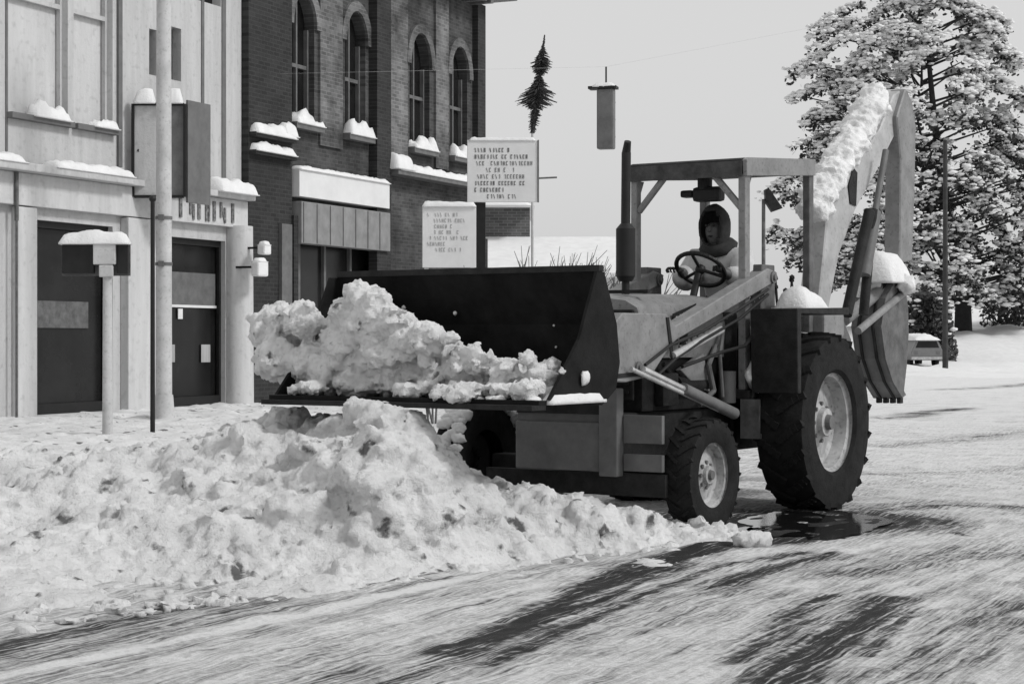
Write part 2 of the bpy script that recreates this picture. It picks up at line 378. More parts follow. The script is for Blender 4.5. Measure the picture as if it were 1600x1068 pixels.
for px_, py_, r in ((1120, 832, .06), (1090, 826, .07), (1060, 824, .05), (1040, 828, .05), (1163, 850, .065), (1184, 850, .07), (1140, 830, .05), (1176, 846, .06)):
    g = gnd(px_, py_ + 12); lm.ball((g[0], g[1], .05 + r * .45), r, 3, (1.3, 1.1, .85), .45, 3)
for k in range(420):
    t_ = random.random(); px_ = 20 + 1080 * t_; py_ = 985 - 150 * t_ ** .75 + random.uniform(-25, 30); g = gnd(px_, py_); r = random.uniform(.012, .045)
    lm.ball((g[0], g[1], .03 + r * .2), r, 1, (1.4, 1.1, .7), .4, 3)
def weld(bm, voxel, m_, name, a1, a2, a3, ang):
    me = bpy.data.meshes.new('tmp'); bm.to_mesh(me); bm.free(); to = bpy.data.objects.new('tmp', me); C.objects.link(to)
    md = to.modifiers.new('r', 'REMESH'); md.mode = 'VOXEL'; md.voxel_size = voxel; md.use_smooth_shade = True
    dg = bpy.context.evaluated_depsgraph_get(); m2 = bpy.data.meshes.new_from_object(to.evaluated_get(dg)); bpy.data.objects.remove(to)
    nr = [v.normal.copy() for v in m2.vertices]
    for v, n_ in zip(m2.vertices, nr):
        if v.co.z < -.06: continue
        c_ = v.co; d_ = noise.voronoi(c_ * 13 + Vector((.4, .4, .4)) * noise.noise(c_ * 16))[0]
        v.co = c_ + n_ * (a1 * noise.fractal(c_ * 10, .7, 2.1, 2) + a2 * noise.fractal(c_ * 40, .6, 2.1, 2) + a3 * (min(1.0, (d_[1] - d_[0]) * 2.2) - .5))
    m2.materials.clear(); m2.materials.append(m_); m2.set_sharp_from_angle(angle=R(ang))
    o = bpy.data.objects.new(name, m2); C.objects.link(o); return o
bank = weld(lm.bm, .024, M['dirty'], 'snow_bank', .016, .014, .012, 60)
tag(bank, 'heap of dirty clotted snow ploughed up in front of the machine', 'snow bank', kind='stuff')

drift = grid_mesh('snow_drift', frange(-16, 3.0, .09), frange(13.0, 44, .10), lambda x, y: (.20 * sstep(-.2, 1.8, (-1.0 + (y - 14) * .02 - x)) - .07 + .05 * noise.fractal(Vector((x * .8, y * .8, 3)), .8, 2, 4) + .045 * noise.fractal(Vector((x * 3.2, y * 2.2, 3)), .8, 2, 4) + .22 * sstep(24, 15, y) * sstep(-.5, -2.5, x) * (.6 + noise.noise(Vector((x * 1.6, y * .8, 6))))) * sstep(12.95, 13.8, y) - .02, M['dirty'])
tag(drift, 'lumpy trodden snow lying along the shopfronts', 'snow drift', kind='stuff')

# ---------------------------------------------------------------- facades along the street
U = Vector((.3987, .9171, 0)); FN = Vector((.9171, -.3987, 0)); F0 = Vector((-8.40, 30.24, 0)); FRZ = math.atan2(U.y, U.x)
def S(px, out=0.0):      # distance along the facade line of something seen at px
    k = (px - HX) / F; ox, oy = F0.x + FN.x * out, F0.y + FN.y * out
    return (k * oy - ox) / (U.x - k * U.y)
def Zf(px, py, out=0.0):
    Y = F0.y + FN.y * out + U.y * S(px, out); return HC + (HY - py) * Y / F
def wall_cells(mb, x0, x1, z0, z1, holes, y0, y1):
    xs = sorted({x0, x1} | {h[0] for h in holes} | {h[1] for h in holes}); zs = sorted({z0, z1} | {h[2] for h in holes} | {h[3] for h in holes})
    xs = [x for x in xs if x0 <= x <= x1]; zs = [z for z in zs if z0 <= z <= z1]
    for i in range(len(xs) - 1):
        j = 0
        while j < len(zs) - 1:
            def solid(j): 
                cx, cz = (xs[i] + xs[i + 1]) / 2, (zs[j] + zs[j + 1]) / 2
                return not any(h[0] < cx < h[1] and h[2] < cz < h[3] for h in holes)
            if not solid(j): j += 1; continue
            k = j
            while k < len(zs) - 1 and solid(k): k += 1
            mb.box(xs[i], xs[i + 1], y0, y1, zs[j], zs[k]); j = k

# --- pale corner-shop building
shop = empty('shop_building', F0, FRZ, label='pale masonry building with tall dark shop windows and snowy ledges', cat='building')
sE = S(377)
A0, A1, B0, B1 = S(50), S(176), S(268), S(352)
w = MB()
up = [(S(12), S(106), 5.15, 9.2), (S(115), S(176), 5.15, 9.2), (S(233), S(245), 6.3, 7.15), (S(262), S(283), 6.3, 7.3), (S(301), S(345), 7.95, 9.2)]
wall_cells(w, -9, sE, -.1, 9.8, [(A0, A1, .12, 3.42), (B0, B1, .12, 3.34), (-7.5, -1.2, .12, 3.42), (-7, -1, 5.15, 9.2)] + up, 0, .35)
w.box(-9, sE, .36, 9, -.1, 9.7)
w.build('wall', M['stone'], shop)
for x0, x1, z1, n in ((A0, A1, 3.42, 1), (B0, B1, 3.34, 2), (-7.5, -1.2, 3.42, 0)):
    fr = MB(); fr.box(x0, x1, .1, .16, z1 - .12, z1); fr.box(x0, x0 + .07, .1, .16, .12, z1 - .12); fr.box(x1 - .07, x1, .1, .16, .12, z1 - .12); fr.box(x0 + .07, x1 - .07, .1, .16, .12, .3)
    wnd = fr.build('shop_window', M['black'], shop); MB().box(x0, x1, .20, .22, .12, z1).build('pane', M['glass'], wnd)
# things seen in the second window: blind, card strips
MB().box(B0 + .1, B1 - .1, .17, .185, Zf(300, 478), Zf(300, 425)).build('blind', M['mid'], shop)
MB().box(B0 + .05, B1 - .05, .16, .175, Zf(300, 480), Zf(300, 476)).build('rail', M['board'], shop)
c = MB(); 
for a_, b_ in ((273, 285), (326, 340)): c.box(S(a_), S(b_), .165, .18, Zf(a_, 566), Zf(a_, 538), bev=.01)
c.build('window_card', M['curtain'], shop)
MB().box(S(290), S(297), .165, .18, Zf(292, 498), Zf(292, 482)).build('window_card', M['board'], shop)
MB().box(A0 + .1, S(150), .165, .18, Zf(100, 512), Zf(100, 470)).build('counter_reflection', M['iron'], shop)  # counter band, lightened to paint a reflection in the shop glass
# pilasters and round column
pl = MB(); pl.box(S(18), S(48), -.14, -.003, -.1, 3.6, bev=.02); pl.build('pilaster', M['stone2'], shop)
pl = MB(); pl.box(S(188), S(232), -.18, -.003, -.1, 3.6, bev=.02); pl.build('pilaster', M['stone2'], shop)
pl = MB(); xc = (S(352) + S(378)) / 2; pl.cyl((xc, -.12, -.1), (xc, -.12, 3.65), .30, .28, 32); pl.build('column', M['stone2'], shop, auto=40)
for a_, b_, o_ in ((182, 188, .05), (314, 318, .02), (346, 352, .02), (8, 11, .02)): MB().box(S(a_), S(b_), -o_, -.004, 4.5, 9.8).build('groove', M['groove'], shop)
# sign band and cornice
bd = MB(); bd.box(-9, S(377), -.16, -.003, 3.62, 4.16, bev=.015); bd.build('sign_band', M['stone2'], shop)
bd = MB(); bd.box(-9, S(180), -.42, -.003, 4.165, 4.30, bev=.02); bd.box(S(180) + .02, S(377), -.34, -.003, 4.165, 4.28, bev=.02); bd.build('cornice', M['stone'], shop)
for a_ in (((S(57) + S(182)) / 2, -.23, 4.30, S(182) - S(57), .42, .13, .5), (-3.8, -.23, 4.30, 8, .42, .12, .5), ((S(316) + S(377)) / 2, -.22, 4.28, S(377) - S(316) - .05, .46, .27, .5)): MB().pad(*a_).build('ledge_snow', M['snow'], shop, smooth=True)
for a_, b_ in ((12, 106), (115, 176)):
    s_ = MB(); s_.box(S(a_) - .05, S(b_) + .03, -.14, -.003, 5.05, 5.15, bev=.01); sill = s_.build('sill', M['groove'], shop)
    MB().pad((S(a_) + S(b_)) / 2 + .2, -.06, 5.15, (S(b_) - S(a_)) * .62, .28, .17, 1.1).build('sill_snow', M['snow'], sill, smooth=True)
    fr = MB(); x0, x1 = S(a_), S(b_); fr.box(x0, x0 + .06, .12, .2, 5.15, 9.2); fr.box(x1 - .06, x1, .12, .2, 5.15, 9.2); fr.box(x0 + .06, x1 - .06, .12, .2, 7.1, 7.18)
    wf = fr.build('window', M['stone'], shop); MB().box(x0, x1, .22, .24, 5.15, 9.2).build('blind', M['stone2'], wf)
MB().box(S(301), S(345), .2, .22, 7.95, 9.2).build('window', M['glass'], shop)
for a_, b_, z1 in ((233, 245, 7.15), (262, 283, 7.3)): MB().box(S(a_), S(b_), .2, .22, 6.3, z1).build('window', M['glass'], shop)
# worn lettering over the second window
lt = MB(); bx_ = .0
for a_, b_, kind in ((268, 273, 'I'), (284, 292, 'Y'), (297, 303, 'I'), (309, 316, 'H'), (321, 328, 'I'), (332, 341, 'N'), (350, 354, 'I')):
    x0, x1 = S(a_), S(b_); z0, z1 = 3.68, 4.08
    if kind == 'H':
        lt.box(x0, x0 + .06, -.185, -.162, z0, z1); lt.box(x1 - .06, x1, -.185, -.162, z0, z1); lt.box(x0 + .06, x1 - .06, -.185, -.162, 3.86, 3.92)
    elif kind in 'NY':
        lt.box(x0, x0 + .07, -.185, -.162, z0 + .1, z1); lt.box(x1 - .06, x1, -.185, -.162, z0, z1 - .1); lt.prism([(x0 + .07, z1 - .05), (x0 + .07, z1 - .15), (x1 - .06, z0 + .03), (x1 - .06, z0 + .13)], -.185, -.162)
    else: lt.box(x0, x0 + .09, -.185, -.162, z0 + .02, z1)
lt.build('lettering', M['ink'], shop)

# --- dark brick building
br = empty('brick_building', F0 + U * (sE + .02), FRZ, label='dark brick building with arched upper windows and a grey band over its shop', cat='building')
def Q(px, out=0.0): return S(px, out) - sE - .02
xE = Q(750)
ARCH = [(456, 491), (539, 571), (640, 671), (703, 730)]
holes = []
for a_, b_ in ARCH: holes.append((Q(a_), Q(b_), 5.98, 8.75))
w = MB()
wall_cells(w, Q(446), xE, 4.0, 10.2, holes, 0, .35)
w.box(Q(446), xE, .36, 9, -.1, 10.1); w.box(Q(597), xE, 0, .35, -.1, 3.999); w.box(Q(446), Q(452), 0, .35, -.1, 3.999)
w.build('wall', M['brick'], br)
# bay beside the pale building: plain, sooted, standing slightly proud
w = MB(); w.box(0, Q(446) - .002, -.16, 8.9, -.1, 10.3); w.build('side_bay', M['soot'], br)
w = MB()
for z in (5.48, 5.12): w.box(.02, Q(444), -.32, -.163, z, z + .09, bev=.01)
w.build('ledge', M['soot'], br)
w = MB(); 
for z, h in ((5.57, .2), (5.21, .16)): w.pad(Q(444) / 2, -.20, z, Q(444) - .08, .34, h, .5)
w.pad(Q(436), -.2, 5.62, .55, .3, .26, .5)
w.build('ledge_snow', M['snow'], br, smooth=True)
for x0, x1, zt, zs_ in [(Q(a_), Q(b_), 8.75, 5.98) for a_, b_ in ARCH]:
    cx, r = (x0 + x1) / 2, (x1 - x0) / 2; zc = zt - r * 1.45
    # arch spandrels
    sp = MB(); N = 12
    for sg in (-1, 1):
        pts = [(cx + sg * r, zt)] + [(cx + sg * r * math.cos(R(90) * k / N), zc + 1.45 * r * math.sin(R(90) * k / N)) for k in range(N + 1)]
        sp.prism(pts, .003, .3)
    wn = sp.build('arched_window', M['brick'], br)
    # brick hood over the arch
    hd = MB()
    for k in range(14):
        a0, a1 = R(180) * k / 14, R(180) * (k + 1) / 14
        P_ = lambda a, q: (cx + (r + q) * math.cos(a), zc + (1.45 * r + q) * math.sin(a))
        hd.prism([P_(a0, .02), P_(a1, .02), P_(a1, .24), P_(a0, .24)], -.07, -.003)
    hd.build('hood_mould', M['brick2'], wn)
    g = MB(); g.box(x0, x1, .24, .26, zs_, zt); g.build('pane', M['glass'], wn)
    g = MB(); g.box(x0, x0 + .09, .14, .235, zs_, zc); g.box(x1 - .06, x1, .14, .235, zs_, zc); g.box(cx - .03, cx + .03, .16, .235, zs_, zt - .05); g.box(x0 + .09, cx - .03, .16, .235, 7.2, 7.28); g.box(cx + .03, x1 - .06, .16, .235, 7.2, 7.28); g.build('frame', M['mid'], wn)
    s_ = MB(); s_.box(x0 - .12, x1 + .12, -.2, -.003, zs_ - .14, zs_ - .002, bev=.01); sl = s_.build('sill', M['mid'], wn)
    MB().pad(cx + .02, -.06, zs_ - .01, (x1 - x0) + .2, .36, .26, 1.1).build('sill_snow', M['snow'], sl, smooth=True)
# piers between windows, light worn brick panels
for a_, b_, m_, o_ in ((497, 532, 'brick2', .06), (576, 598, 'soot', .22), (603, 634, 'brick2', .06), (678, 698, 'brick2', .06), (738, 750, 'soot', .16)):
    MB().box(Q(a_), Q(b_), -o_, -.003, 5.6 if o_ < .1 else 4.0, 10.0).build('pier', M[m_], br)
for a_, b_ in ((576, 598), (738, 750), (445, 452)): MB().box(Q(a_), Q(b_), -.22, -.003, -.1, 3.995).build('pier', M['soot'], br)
# ledge on the far half, snow on it
MB().box(Q(600), xE, -.38, -.003, 5.22, 5.34, bev=.01).build('ledge', M['mid'], br)
w = MB(); w.pad((Q(604) + xE) / 2, -.2, 5.34, xE - Q(604), .42, .17, .4); w.pad(Q(610), -.22, 5.36, .9, .45, .36, .4); w.build('ledge_snow', M['snow'], br, smooth=True)
# fascia sign, awning, shop opening
MB().box(Q(450), Q(592), -.28, -.003, 4.4, 4.98, bev=.01).build('fascia', M['board'], br)
w = MB(); w.pad((Q(450) + Q(592)) / 2, -.17, 4.98, Q(592) - Q(450), .3, .08, .4); w.build('ledge_snow', M['snow'], br, smooth=True)
MB().box(Q(452), Q(592), -.30, -.003, 3.42, 4.30, bev=.015).build('sign_band', M['awning'], br)
w = MB()
for k in range(7): w.box(Q(452) + .06 + k * (Q(592) - Q(452)) / 7.05, Q(452) + .085 + k * (Q(592) - Q(452)) / 7.05, -.315, -.303, 3.44, 4.28)
w.build('batten', M['mid'], br)
MB().box(Q(452), Q(594), .30, .34, -.05, 4.0).build('shop_window', M['glass'], br)
w = MB()
for px_ in (480, 520, 560): w.box(Q(px_), Q(px_) + .09, .22, .298, -.05, 3.99)
w.build('mullion', M['mid'], br)
MB().box(Q(425), Q(441), -.24, -.165, 1.2, Zf(430, 350)).build('door_post', M['mid'], br)
MB().box(-.0, Q(452), -.55, 9, 10.31, 10.6).build('cornice', M['mid'], br)
w = MB(); w.box(Q(452) + .003, xE + .7, -.75, 9, 10.205, 10.55)
for k in range(22): w.box(Q(460) + k * .42, Q(460) + k * .42 + .16, -.6, -.003, 9.95, 10.2)
w.build('cornice', M['mid'], br)
w = MB(); w.pad(Q(640), -.2, 10.55, 9, 1.2, .2); w.build('ledge_snow', M['snow'], br, smooth=True)

# white lantern and small sign on the sooted bay
for px_, py_, rw, rh, lab in ((406, 420, .19, .15, 'larger white box lamp on the sooted bay, lower one'), (413, 390, .13, .10, 'smaller white box lamp on the sooted bay, upper one')):
    o_ = .75; sx = S(px_, o_); c_ = F0 + U * sx + FN * o_; z = Zf(px_, py_, o_)
    e_ = empty('wall_lamp', (c_.x, c_.y, z), FRZ, label=lab, cat='lamp', group='box lamps on the sooted bay')
    MB().box(-rw, rw, -.09, .09, -rh, rh, bev=.04).build('lamp_box', M['snow'], e_)
    MB().box(-.03, .03, .09, .585, .02, .06).build('bracket', M['black'], e_)
    MB().pad(0, 0, rh, rw * 1.8, .18, .07).build('snow_cap', M['snow'], e_, smooth=True)

# --- sign box hung in front of the pale building
sg = empty('projecting_sign', (-6.86, 33.4, 3.98), 0, label='tall boxed sign frame hung from the pale building, snow on top', cat='sign')
W_, H_, D_ = .93, 1.68, .75
for (x0, x1, m_, nm, y0, y1) in ((0.02, W_ - .28, 'stone', 'face_panel', 0.0, .04), (W_ - .278, W_ - .02, 'mid', 'face_panel', 0.003, .043)): MB().box(x0, x1, y0, y1, .03, H_ - .03).build(nm, M[m_], sg)
w = MB(); w.box(-.03, .02, -.05, .05, 0, H_); w.box(W_ - .02, W_ + .03, -.05, .05, 0, H_); w.box(.02, W_ - .02, -.04, .05, -.02, .03); w.box(.02, W_ - .02, -.04, .05, H_ - .03, H_ + .02); w.build('frame', M['black'], sg)
v_ = Matrix.Translation((W_ + .031, .05, 0)) @ Matrix.Rotation(FRZ, 4, 'Z')
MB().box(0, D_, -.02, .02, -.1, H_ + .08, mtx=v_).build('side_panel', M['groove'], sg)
w = MB(); w.pad(.21, 0, H_ + .02, .38, .22, .24, .2); w.pad(.72, 0, H_ + .02, .36, .22, .26, .2); w.build('snow_cap', M['snow'], sg, smooth=True)
MB().tube([(.1, .0, H_ * .5), (-.15, .35, H_ * .5)], .03).build('bracket', M['black'], sg)

# ---------------------------------------------------------------- street poles and signs
def pole(name, px, Y, r, h, m_, label, cat='pole', z0=-.1, **k):
    e_ = empty(name, ((px - HX) / F * Y, Y, 0), 0, label=label, cat=cat, **k)
    MB().cyl((0, 0, z0), (0, 0, h), r, r * .85, 20).build('post', m_, e_, auto=40); return e_
lp = pole('lamp_post', 256, 30.0, .135, 8.5, M['post'], 'thick pale lamp post in front of the shop windows', 'lamp post')
w = MB(); w.cyl((0, 0, -.1), (0, 0, .5), .2, .15, 20); w.build('base', M['post'], lp, auto=40)
for z in (3.35, 2.6): MB().cyl((0, 0, z), (0, 0, z + .05), .14, .14, 20).box(-.06, .03, -.18, -.13, z - .02, z + .07).build('strap', M['mid'], lp)
w = MB(); w.tube([(0, 0, 8.4), (.3, -.2, 8.8), (1.2, -.5, 8.95)], .05); lh = w.build('arm', M['post'], lp); MB().ball((1.45, -.58, 8.93), .2, 2, (1.6, .8, .5)).build('lamp_head', M['post'], lh, smooth=True)
bp_ = pole('sign_pole', 238.5, 25.2, .034, 3.3, M['black'], 'slim black pole standing close in front of the thick lamp post', 'pole')
MB().ball((0, 0, 3.32), .05).build('finial', M['black'], bp_, smooth=True)

ts = pole('street_sign', 168, 25.2, .072, 2.62, M['post'], 'pale post with a dark double sign and a thick snow cap', 'sign')
for a_, b_ in ((-.62, -.185), (.13, .285)): MB().box(a_, b_, -.02, .06, 2.3, 2.70, bev=.01).build('sign_plate', M['black'], ts)
w = MB(); w.box(-.64, .30, .061, .08, 2.27, 2.72); w.build('back_plate', M['iron'], ts)
w = MB(); w.box(-.18, .125, -.09, -.021, 2.42, 2.70, bev=.015); w.box(-.10, .09, -.09, -.021, 2.25, 2.415, bev=.015); w.build('bracket', M['post'], ts)
w = MB(); w.pad(-.17, .02, 2.715, .96, .26, .15, .35); w.build('snow_cap', M['snow'], ts, smooth=True)

# edge line of the nearer pilaster pipe on the far left
dp = empty('drain_pipe', F0 + U * S(26, .2) + FN * .2, FRZ, label='thin dark pipe running down the leftmost pilaster', cat='pipe')
MB().cyl((0, 0, 3.35), (0, 0, 4.15), .035).cyl((0, 0, -.05), (0, 0, 3.35), .02).build('pipe', M['iron'], dp)

def text_rows(x0, x1, z0, z1, rows, y, seed, fill=.86):      # rows of small worn letters, too small to read
    random.seed(seed); mb = MB(); n = len(rows); ph = (z1 - z0) / n
    for i, (ind, ln, bold) in enumerate(rows):
        zt = z1 - i * ph - ph * .16; zb = zt - ph * .62; x = x0 + (x1 - x0) * ind; xe = x + (x1 - x0) * ln; cw = ph * .46
        while x < xe:
            if random.random() > fill: x += cw * .9; continue
            st = cw * (.30 if bold else .2); kd = random.randrange(5); q = (zt - zb)
            if kd in (0, 1, 2): mb.box(x, x + st, y - .006, y, zb, zt)
            if kd in (0, 3): mb.box(x + cw * .62 - st, x + cw * .62, y - .006, y, zb, zt)
            if kd in (1, 2, 3): mb.box(x + st, x + cw * .62 - (st if kd == 3 else 0), y - .006, y, zt - st, zt)
            if kd in (1, 2): mb.box(x + st, x + cw * .55, y - .006, y, zb, zb + st)
            if kd in (0, 2): mb.box(x + st, x + cw * .62 - st, y - .006, y, (zt + zb) / 2 - st / 2, (zt + zb) / 2 + st / 2)
            if kd == 4: mb.prism([(x, zt), (x + st, zt), (x + cw * .6, zb), (x + cw * .6 - st, zb)], y - .006, y)
            x += cw
    return mb
Yb = 40.0
bs = empty('notice_board', ((752 - HX) / F * Yb, Yb, 0), 0, label='high white notice board with blurred dark lettering, at the brick corner', cat='sign')
MB().box(-.09, .09, .05, .2, -.1, 4.45).build('post', M['black'], bs)
p0, p1 = at(730, 316, Yb), at(840, 219, Yb); ox = bs.location.x
brd = MB(); brd.box(p0.x - ox, p1.x - ox, -.02, .045, p0.z, p1.z, bev=.015); bo = brd.build('board', M['board'], bs)
text_rows(p0.x - ox + .16, p1.x - ox - .12, p0.z + .05, p1.z - .15, [(0, .6, True), (0, .92, True), (.03, .95, False), (.2, .5, False), (0, .9, False), (0, .85, True), (0, .5, True), (.22, .55, False)], -.022, 3).build('lettering', M['ink'], bo)
MB().pad((p0.x + p1.x) / 2 - ox, .01, p1.z, 1.45, .1, .06).build('snow_cap', M['snow'], bs, smooth=True)
w = MB(); w.box(p1.x - ox, p1.x - ox + .03, -.04, .06, p0.z, p1.z); w.tube([(p1.x - ox, 0, p0.z + .52), (p1.x - ox + .42, 0, p0.z + .54)], .02); w.build('bracket', M['mid'], bs)
Yb = 37.5
b2 = empty('notice_board', ((703 - HX) / F * Yb, Yb, 0), 0, label='lower white notice board on two posts, left of the dark post', cat='sign')
p0, p1 = at(660, 418, Yb), at(744, 322, Yb); ox = b2.location.x
for x in (p0.x - ox + .08, p1.x - ox - .08): MB().box(x - .04, x + .04, .03, .12, -.1, p1.z - .1).build('post', M['post'], b2)
bo = MB().box(p0.x - ox, p1.x - ox, -.02, .028, p0.z, p1.z, bev=.01).build('board', M['board'], b2)
text_rows(p0.x - ox + .1, p1.x - ox - .15, p0.z + .3, p1.z - .12, [(0, .7, False), (.1, .8, False), (0, .6, False), (.1, .7, False), (.05, .9, False), (0, .5, False), (.2, .6, False)], -.022, 11, .7).build('lettering', M['faint'], bo)
MB().pad((p0.x + p1.x) / 2 - ox, .0, p1.z, 1.1, .12, .09).build('snow_cap', M['snow'], b2, smooth=True)
random.seed(21)

# fir-shaped ornament on its own pole
Yd = 42.0; pz = at(832, 208, Yd)
orn = empty('street_ornament', (pz.x, Yd, 0), 0, label='dark fir shaped ornament leaning on a slender pole above the high board', cat='ornament')
MB().cyl((0, 0, -.1), (0, 0, pz.z), .035, .03, 10).build('pole', M['post'], orn)
w = MB(); tip = at(851, 55, Yd) - Vector((pz.x, Yd, 0)); bot = Vector((0, 0, pz.z))
w.cyl(bot, tip, .05, .015, 8)
for k in range(1100):
    tt = random.random() ** .8; c_ = bot.lerp(tip, tt)
    wd = .50 * (1 - tt) ** .8 * (0.15 + .85 * sstep(.08, .34, tt)) * (1.0 + .5 * math.sin(tt * 19)); a_ = random.uniform(0, 6.28)
    dv = Vector((math.cos(a_), math.sin(a_) * .8, -.35)); 
    L = wd * random.uniform(.5, 1.1); w.cyl(c_, c_ + dv * L, .016, .006, 4)
w.build('garland', M['needle'], orn)

# traffic signal hung over the street on a thin wire
Yt = 32.0; tp = at(947, 136, Yt)
tl = empty('traffic_signal', (tp.x, Yt, tp.z), 0, label='dark traffic signal hanging over the street from a wire', cat='traffic light'); tl.rotation_euler = (0, 0, R(165))
MB().box(-.15, .15, -.1, .1, -1.08, -.04, bev=.03).build('housing', M['mid'], tl)
w = MB()
for k in range(3): w.cyl((0, -.1, -.26 - k * .3), (0, -.26, -.24 - k * .3), .115, .115, 16, False)
w.build('visor', M['mid'], tl)
w = MB()
for k in range(3): w.cyl((0, -.1, -.26 - k * .3), (0, -.11, -.26 - k * .3), .10, .10, 16)
w.build('lens', M['glass'], tl)
w = MB(); w.box(-.2, .3, -.12, .12, -.04, .01, bev=.01); w.cyl((0, 0, 0), (0, 0, .35), .015); w.build('hanger', M['black'], tl)
MB().pad(.02, 0, .01, .4, .24, .06).build('snow_cap', M['snow'], tl, smooth=True)
wr = MB(); wp = [Vector((-6.2, Yt + 3.0, 6.6)).lerp(Vector((16, Yt + 6, 7.3)), k / 20) for k in range(21)]
for k, q_ in enumerate(wp): q_.z -= .5 * (1 - ((k - 10) / 10) ** 2)
tw = bpy.data.objects
# wire runs from the brick wall through the hanger to a pole out of frame on the right
q0, q1, q2 = Vector((-4.85, 38.2, 6.9)), Vector((tp.x, Yt, tp.z + .35)), Vector((11.5, 24.0, 6.9))
wr = MB(); wr.tube([q0, q1, q2], .0016, 5); tag(wr.build('wire', M['board']), 'thin span wire carrying the traffic signal', 'wire')
pr = empty('utility_pole', (11.5, 24.0, 0), 0, label='pole outside the frame holding the span wire', cat='pole'); MB().cyl((0, 0, -.1), (0, 0, 7.2), .12, .1).build('post', M['bark'], pr)

# ---------------------------------------------------------------- distant buildings, lamp, shrub
fb = empty('distant_building', (-3.0, 62, 0), 0, label='far flat roofed building with a dark upper wall and snowy lower roof', cat='building')
MB().box(-6, at(828, 0, 62).x + 3, 0, 8, -.1, 5.85).build('wall', M['farwall'], fb)
w = MB(); w.pad(-1.2, 3, 5.85, 9.9, 8, .5, .2, .3); w.build('roof_snow', M['snow'], fb, smooth=True)
MB().box(-6, 6.6, -5, -.003, -.1, 3.3).build('annexe', M['farpale'], fb)
w = MB(); w.prism([(0, 3.3), (0, 3.45), (5.2, 4.85), (5.2, 3.3)], -6.2, 6.8)
o = w.build('roof', M['snow'], fb); o.rotation_euler = (0, 0, R(90)); o.location = (7.5 - 7.5, -5.2, 0)
o.rotation_euler = (0, 0, R(90))
# prism runs along y; turning it by 90 degrees maps +x to +y and y to -x
o.data.transform(Matrix.Scale(-1, 4, (0, 1, 0))); o.data.flip_normals()
w = MB()
for x in (3.4, 5.2): w.box(x, x + .9, -5.03, -5.003, 1.0, 2.5)
w.build('window', M['mid'], fb)

sl = pole('street_lamp', 1193, 50, .06, 0.1, M['iron'], 'small far street lamp seen through the cab', 'street lamp')
w = MB(); w.cyl((0, 0, 0), (0, 0, 5.2), .06, .05, 10); w.build('pole', M['iron'], sl)
w = MB(); w.prism([(0.02, 5.45), (.12, 5.5), (.5, 4.95), (.22, 4.85), (.06, 5.1)], -.15, .15); w.build('lamp_head', M['dark'], sl)

def twiggy(name, x, y, h, n, label, cat, m_=None, z0=0):
    e_ = empty(name, (x, y, z0), 0, label=label, cat=cat); w = MB()
    def grow(p_, d_, L, r, lv):
        q_ = p_ + d_ * L; w.cyl(p_, q_, r, r * .6, 4)
        if lv: 
            for _ in range(3):
                dd = (d_ + Vector((random.uniform(-.6, .6), random.uniform(-.6, .6), random.uniform(-.1, .4)))).normalized()
                grow(p_.lerp(q_, random.uniform(.5, 1)), dd, L * .62, r * .6, lv - 1)
    for k in range(n):
        dd = Vector((random.uniform(-.5, .5), random.uniform(-.4, .4), 1)).normalized(); grow(Vector((random.uniform(-.2, .2) * h * .4, random.uniform(-.2, .2), 0)), dd, h * .42, .018 * h / 2, 3)
    w.build('branches', m_ or M['twig'], e_); return e_
g = at(885, 370, 24); twiggy('bare_shrub', g.x, 24, 3.1, 26, 'bare twiggy shrub showing over the bucket edge', 'shrub')
g = at(690, 400, 30); twiggy('bare_shrub', g.x - .1, 30, 2.2, 6, 'low bare shrub at the foot of the lower notice board', 'shrub')

# ---------------------------------------------------------------- big snow-laden tree, pole, parked car
Tx, Ty = (1440 - HX) / F * 112, 112.0
tree = empty('evergreen_tree', (Tx, Ty, hill(Tx, Ty)), 0, label='huge snow laden evergreen spreading behind the machine', cat='tree')
tk = MB(); tpx = (1505 - HX) / F * 112 - Tx
pts = [(tpx, 0, -.5), (tpx, 0, 2.5), (tpx * .6, 0, 7), (tpx * .3, 0, 13), (0, 0, 21)]
for i in range(4): tk.cyl(pts[i], pts[i + 1], .58 * (1 - i * .22), .58 * (1 - (i + 1) * .22), 12)
W0 = [(0.6, 7.5, -1.5, 10.5), (3.0, 7.9, -7.0, 10.5), (6.5, 7.8, -7.8, 9.2), (10, 7.3, -8.0, 7.8), (14, 6.6, -7.6, 6.6), (18, 5.3, -6.6, 5.2), (22, 2.6, -3.4, 2.2), (24, .6, -.8, .6)]
def limits(z):
    for i in range(len(W0) - 1):
        a, b = W0[i], W0[i + 1]
        if a[0] <= z <= b[0]:
            t_ = (z - a[0]) / (b[0] - a[0]); return a[2] + (b[2] - a[2]) * t_, a[3] + (b[3] - a[3]) * t_
    return -1, 1
fo = bmesh.new(); sn = MB(); LV = []; SV = []
def quad(bm, c_, u_, v_): 
    vs = [bm.verts.new(c_ + u_ * a + v_ * b) for a, b in ((-1, -.4), (0, -.7), (1, -.3), (.7, .6), (-.6, .7))]; bm.faces.new(vs)
nb = 0
sbm = bmesh.new()
ico = bmesh.new(); bmesh.ops.create_icosphere(ico, subdivisions=1, radius=1); IV = [v.co.copy() for v in ico.verts]; IF = [[v.index for v in f.verts] for f in ico.faces]; ico.free()
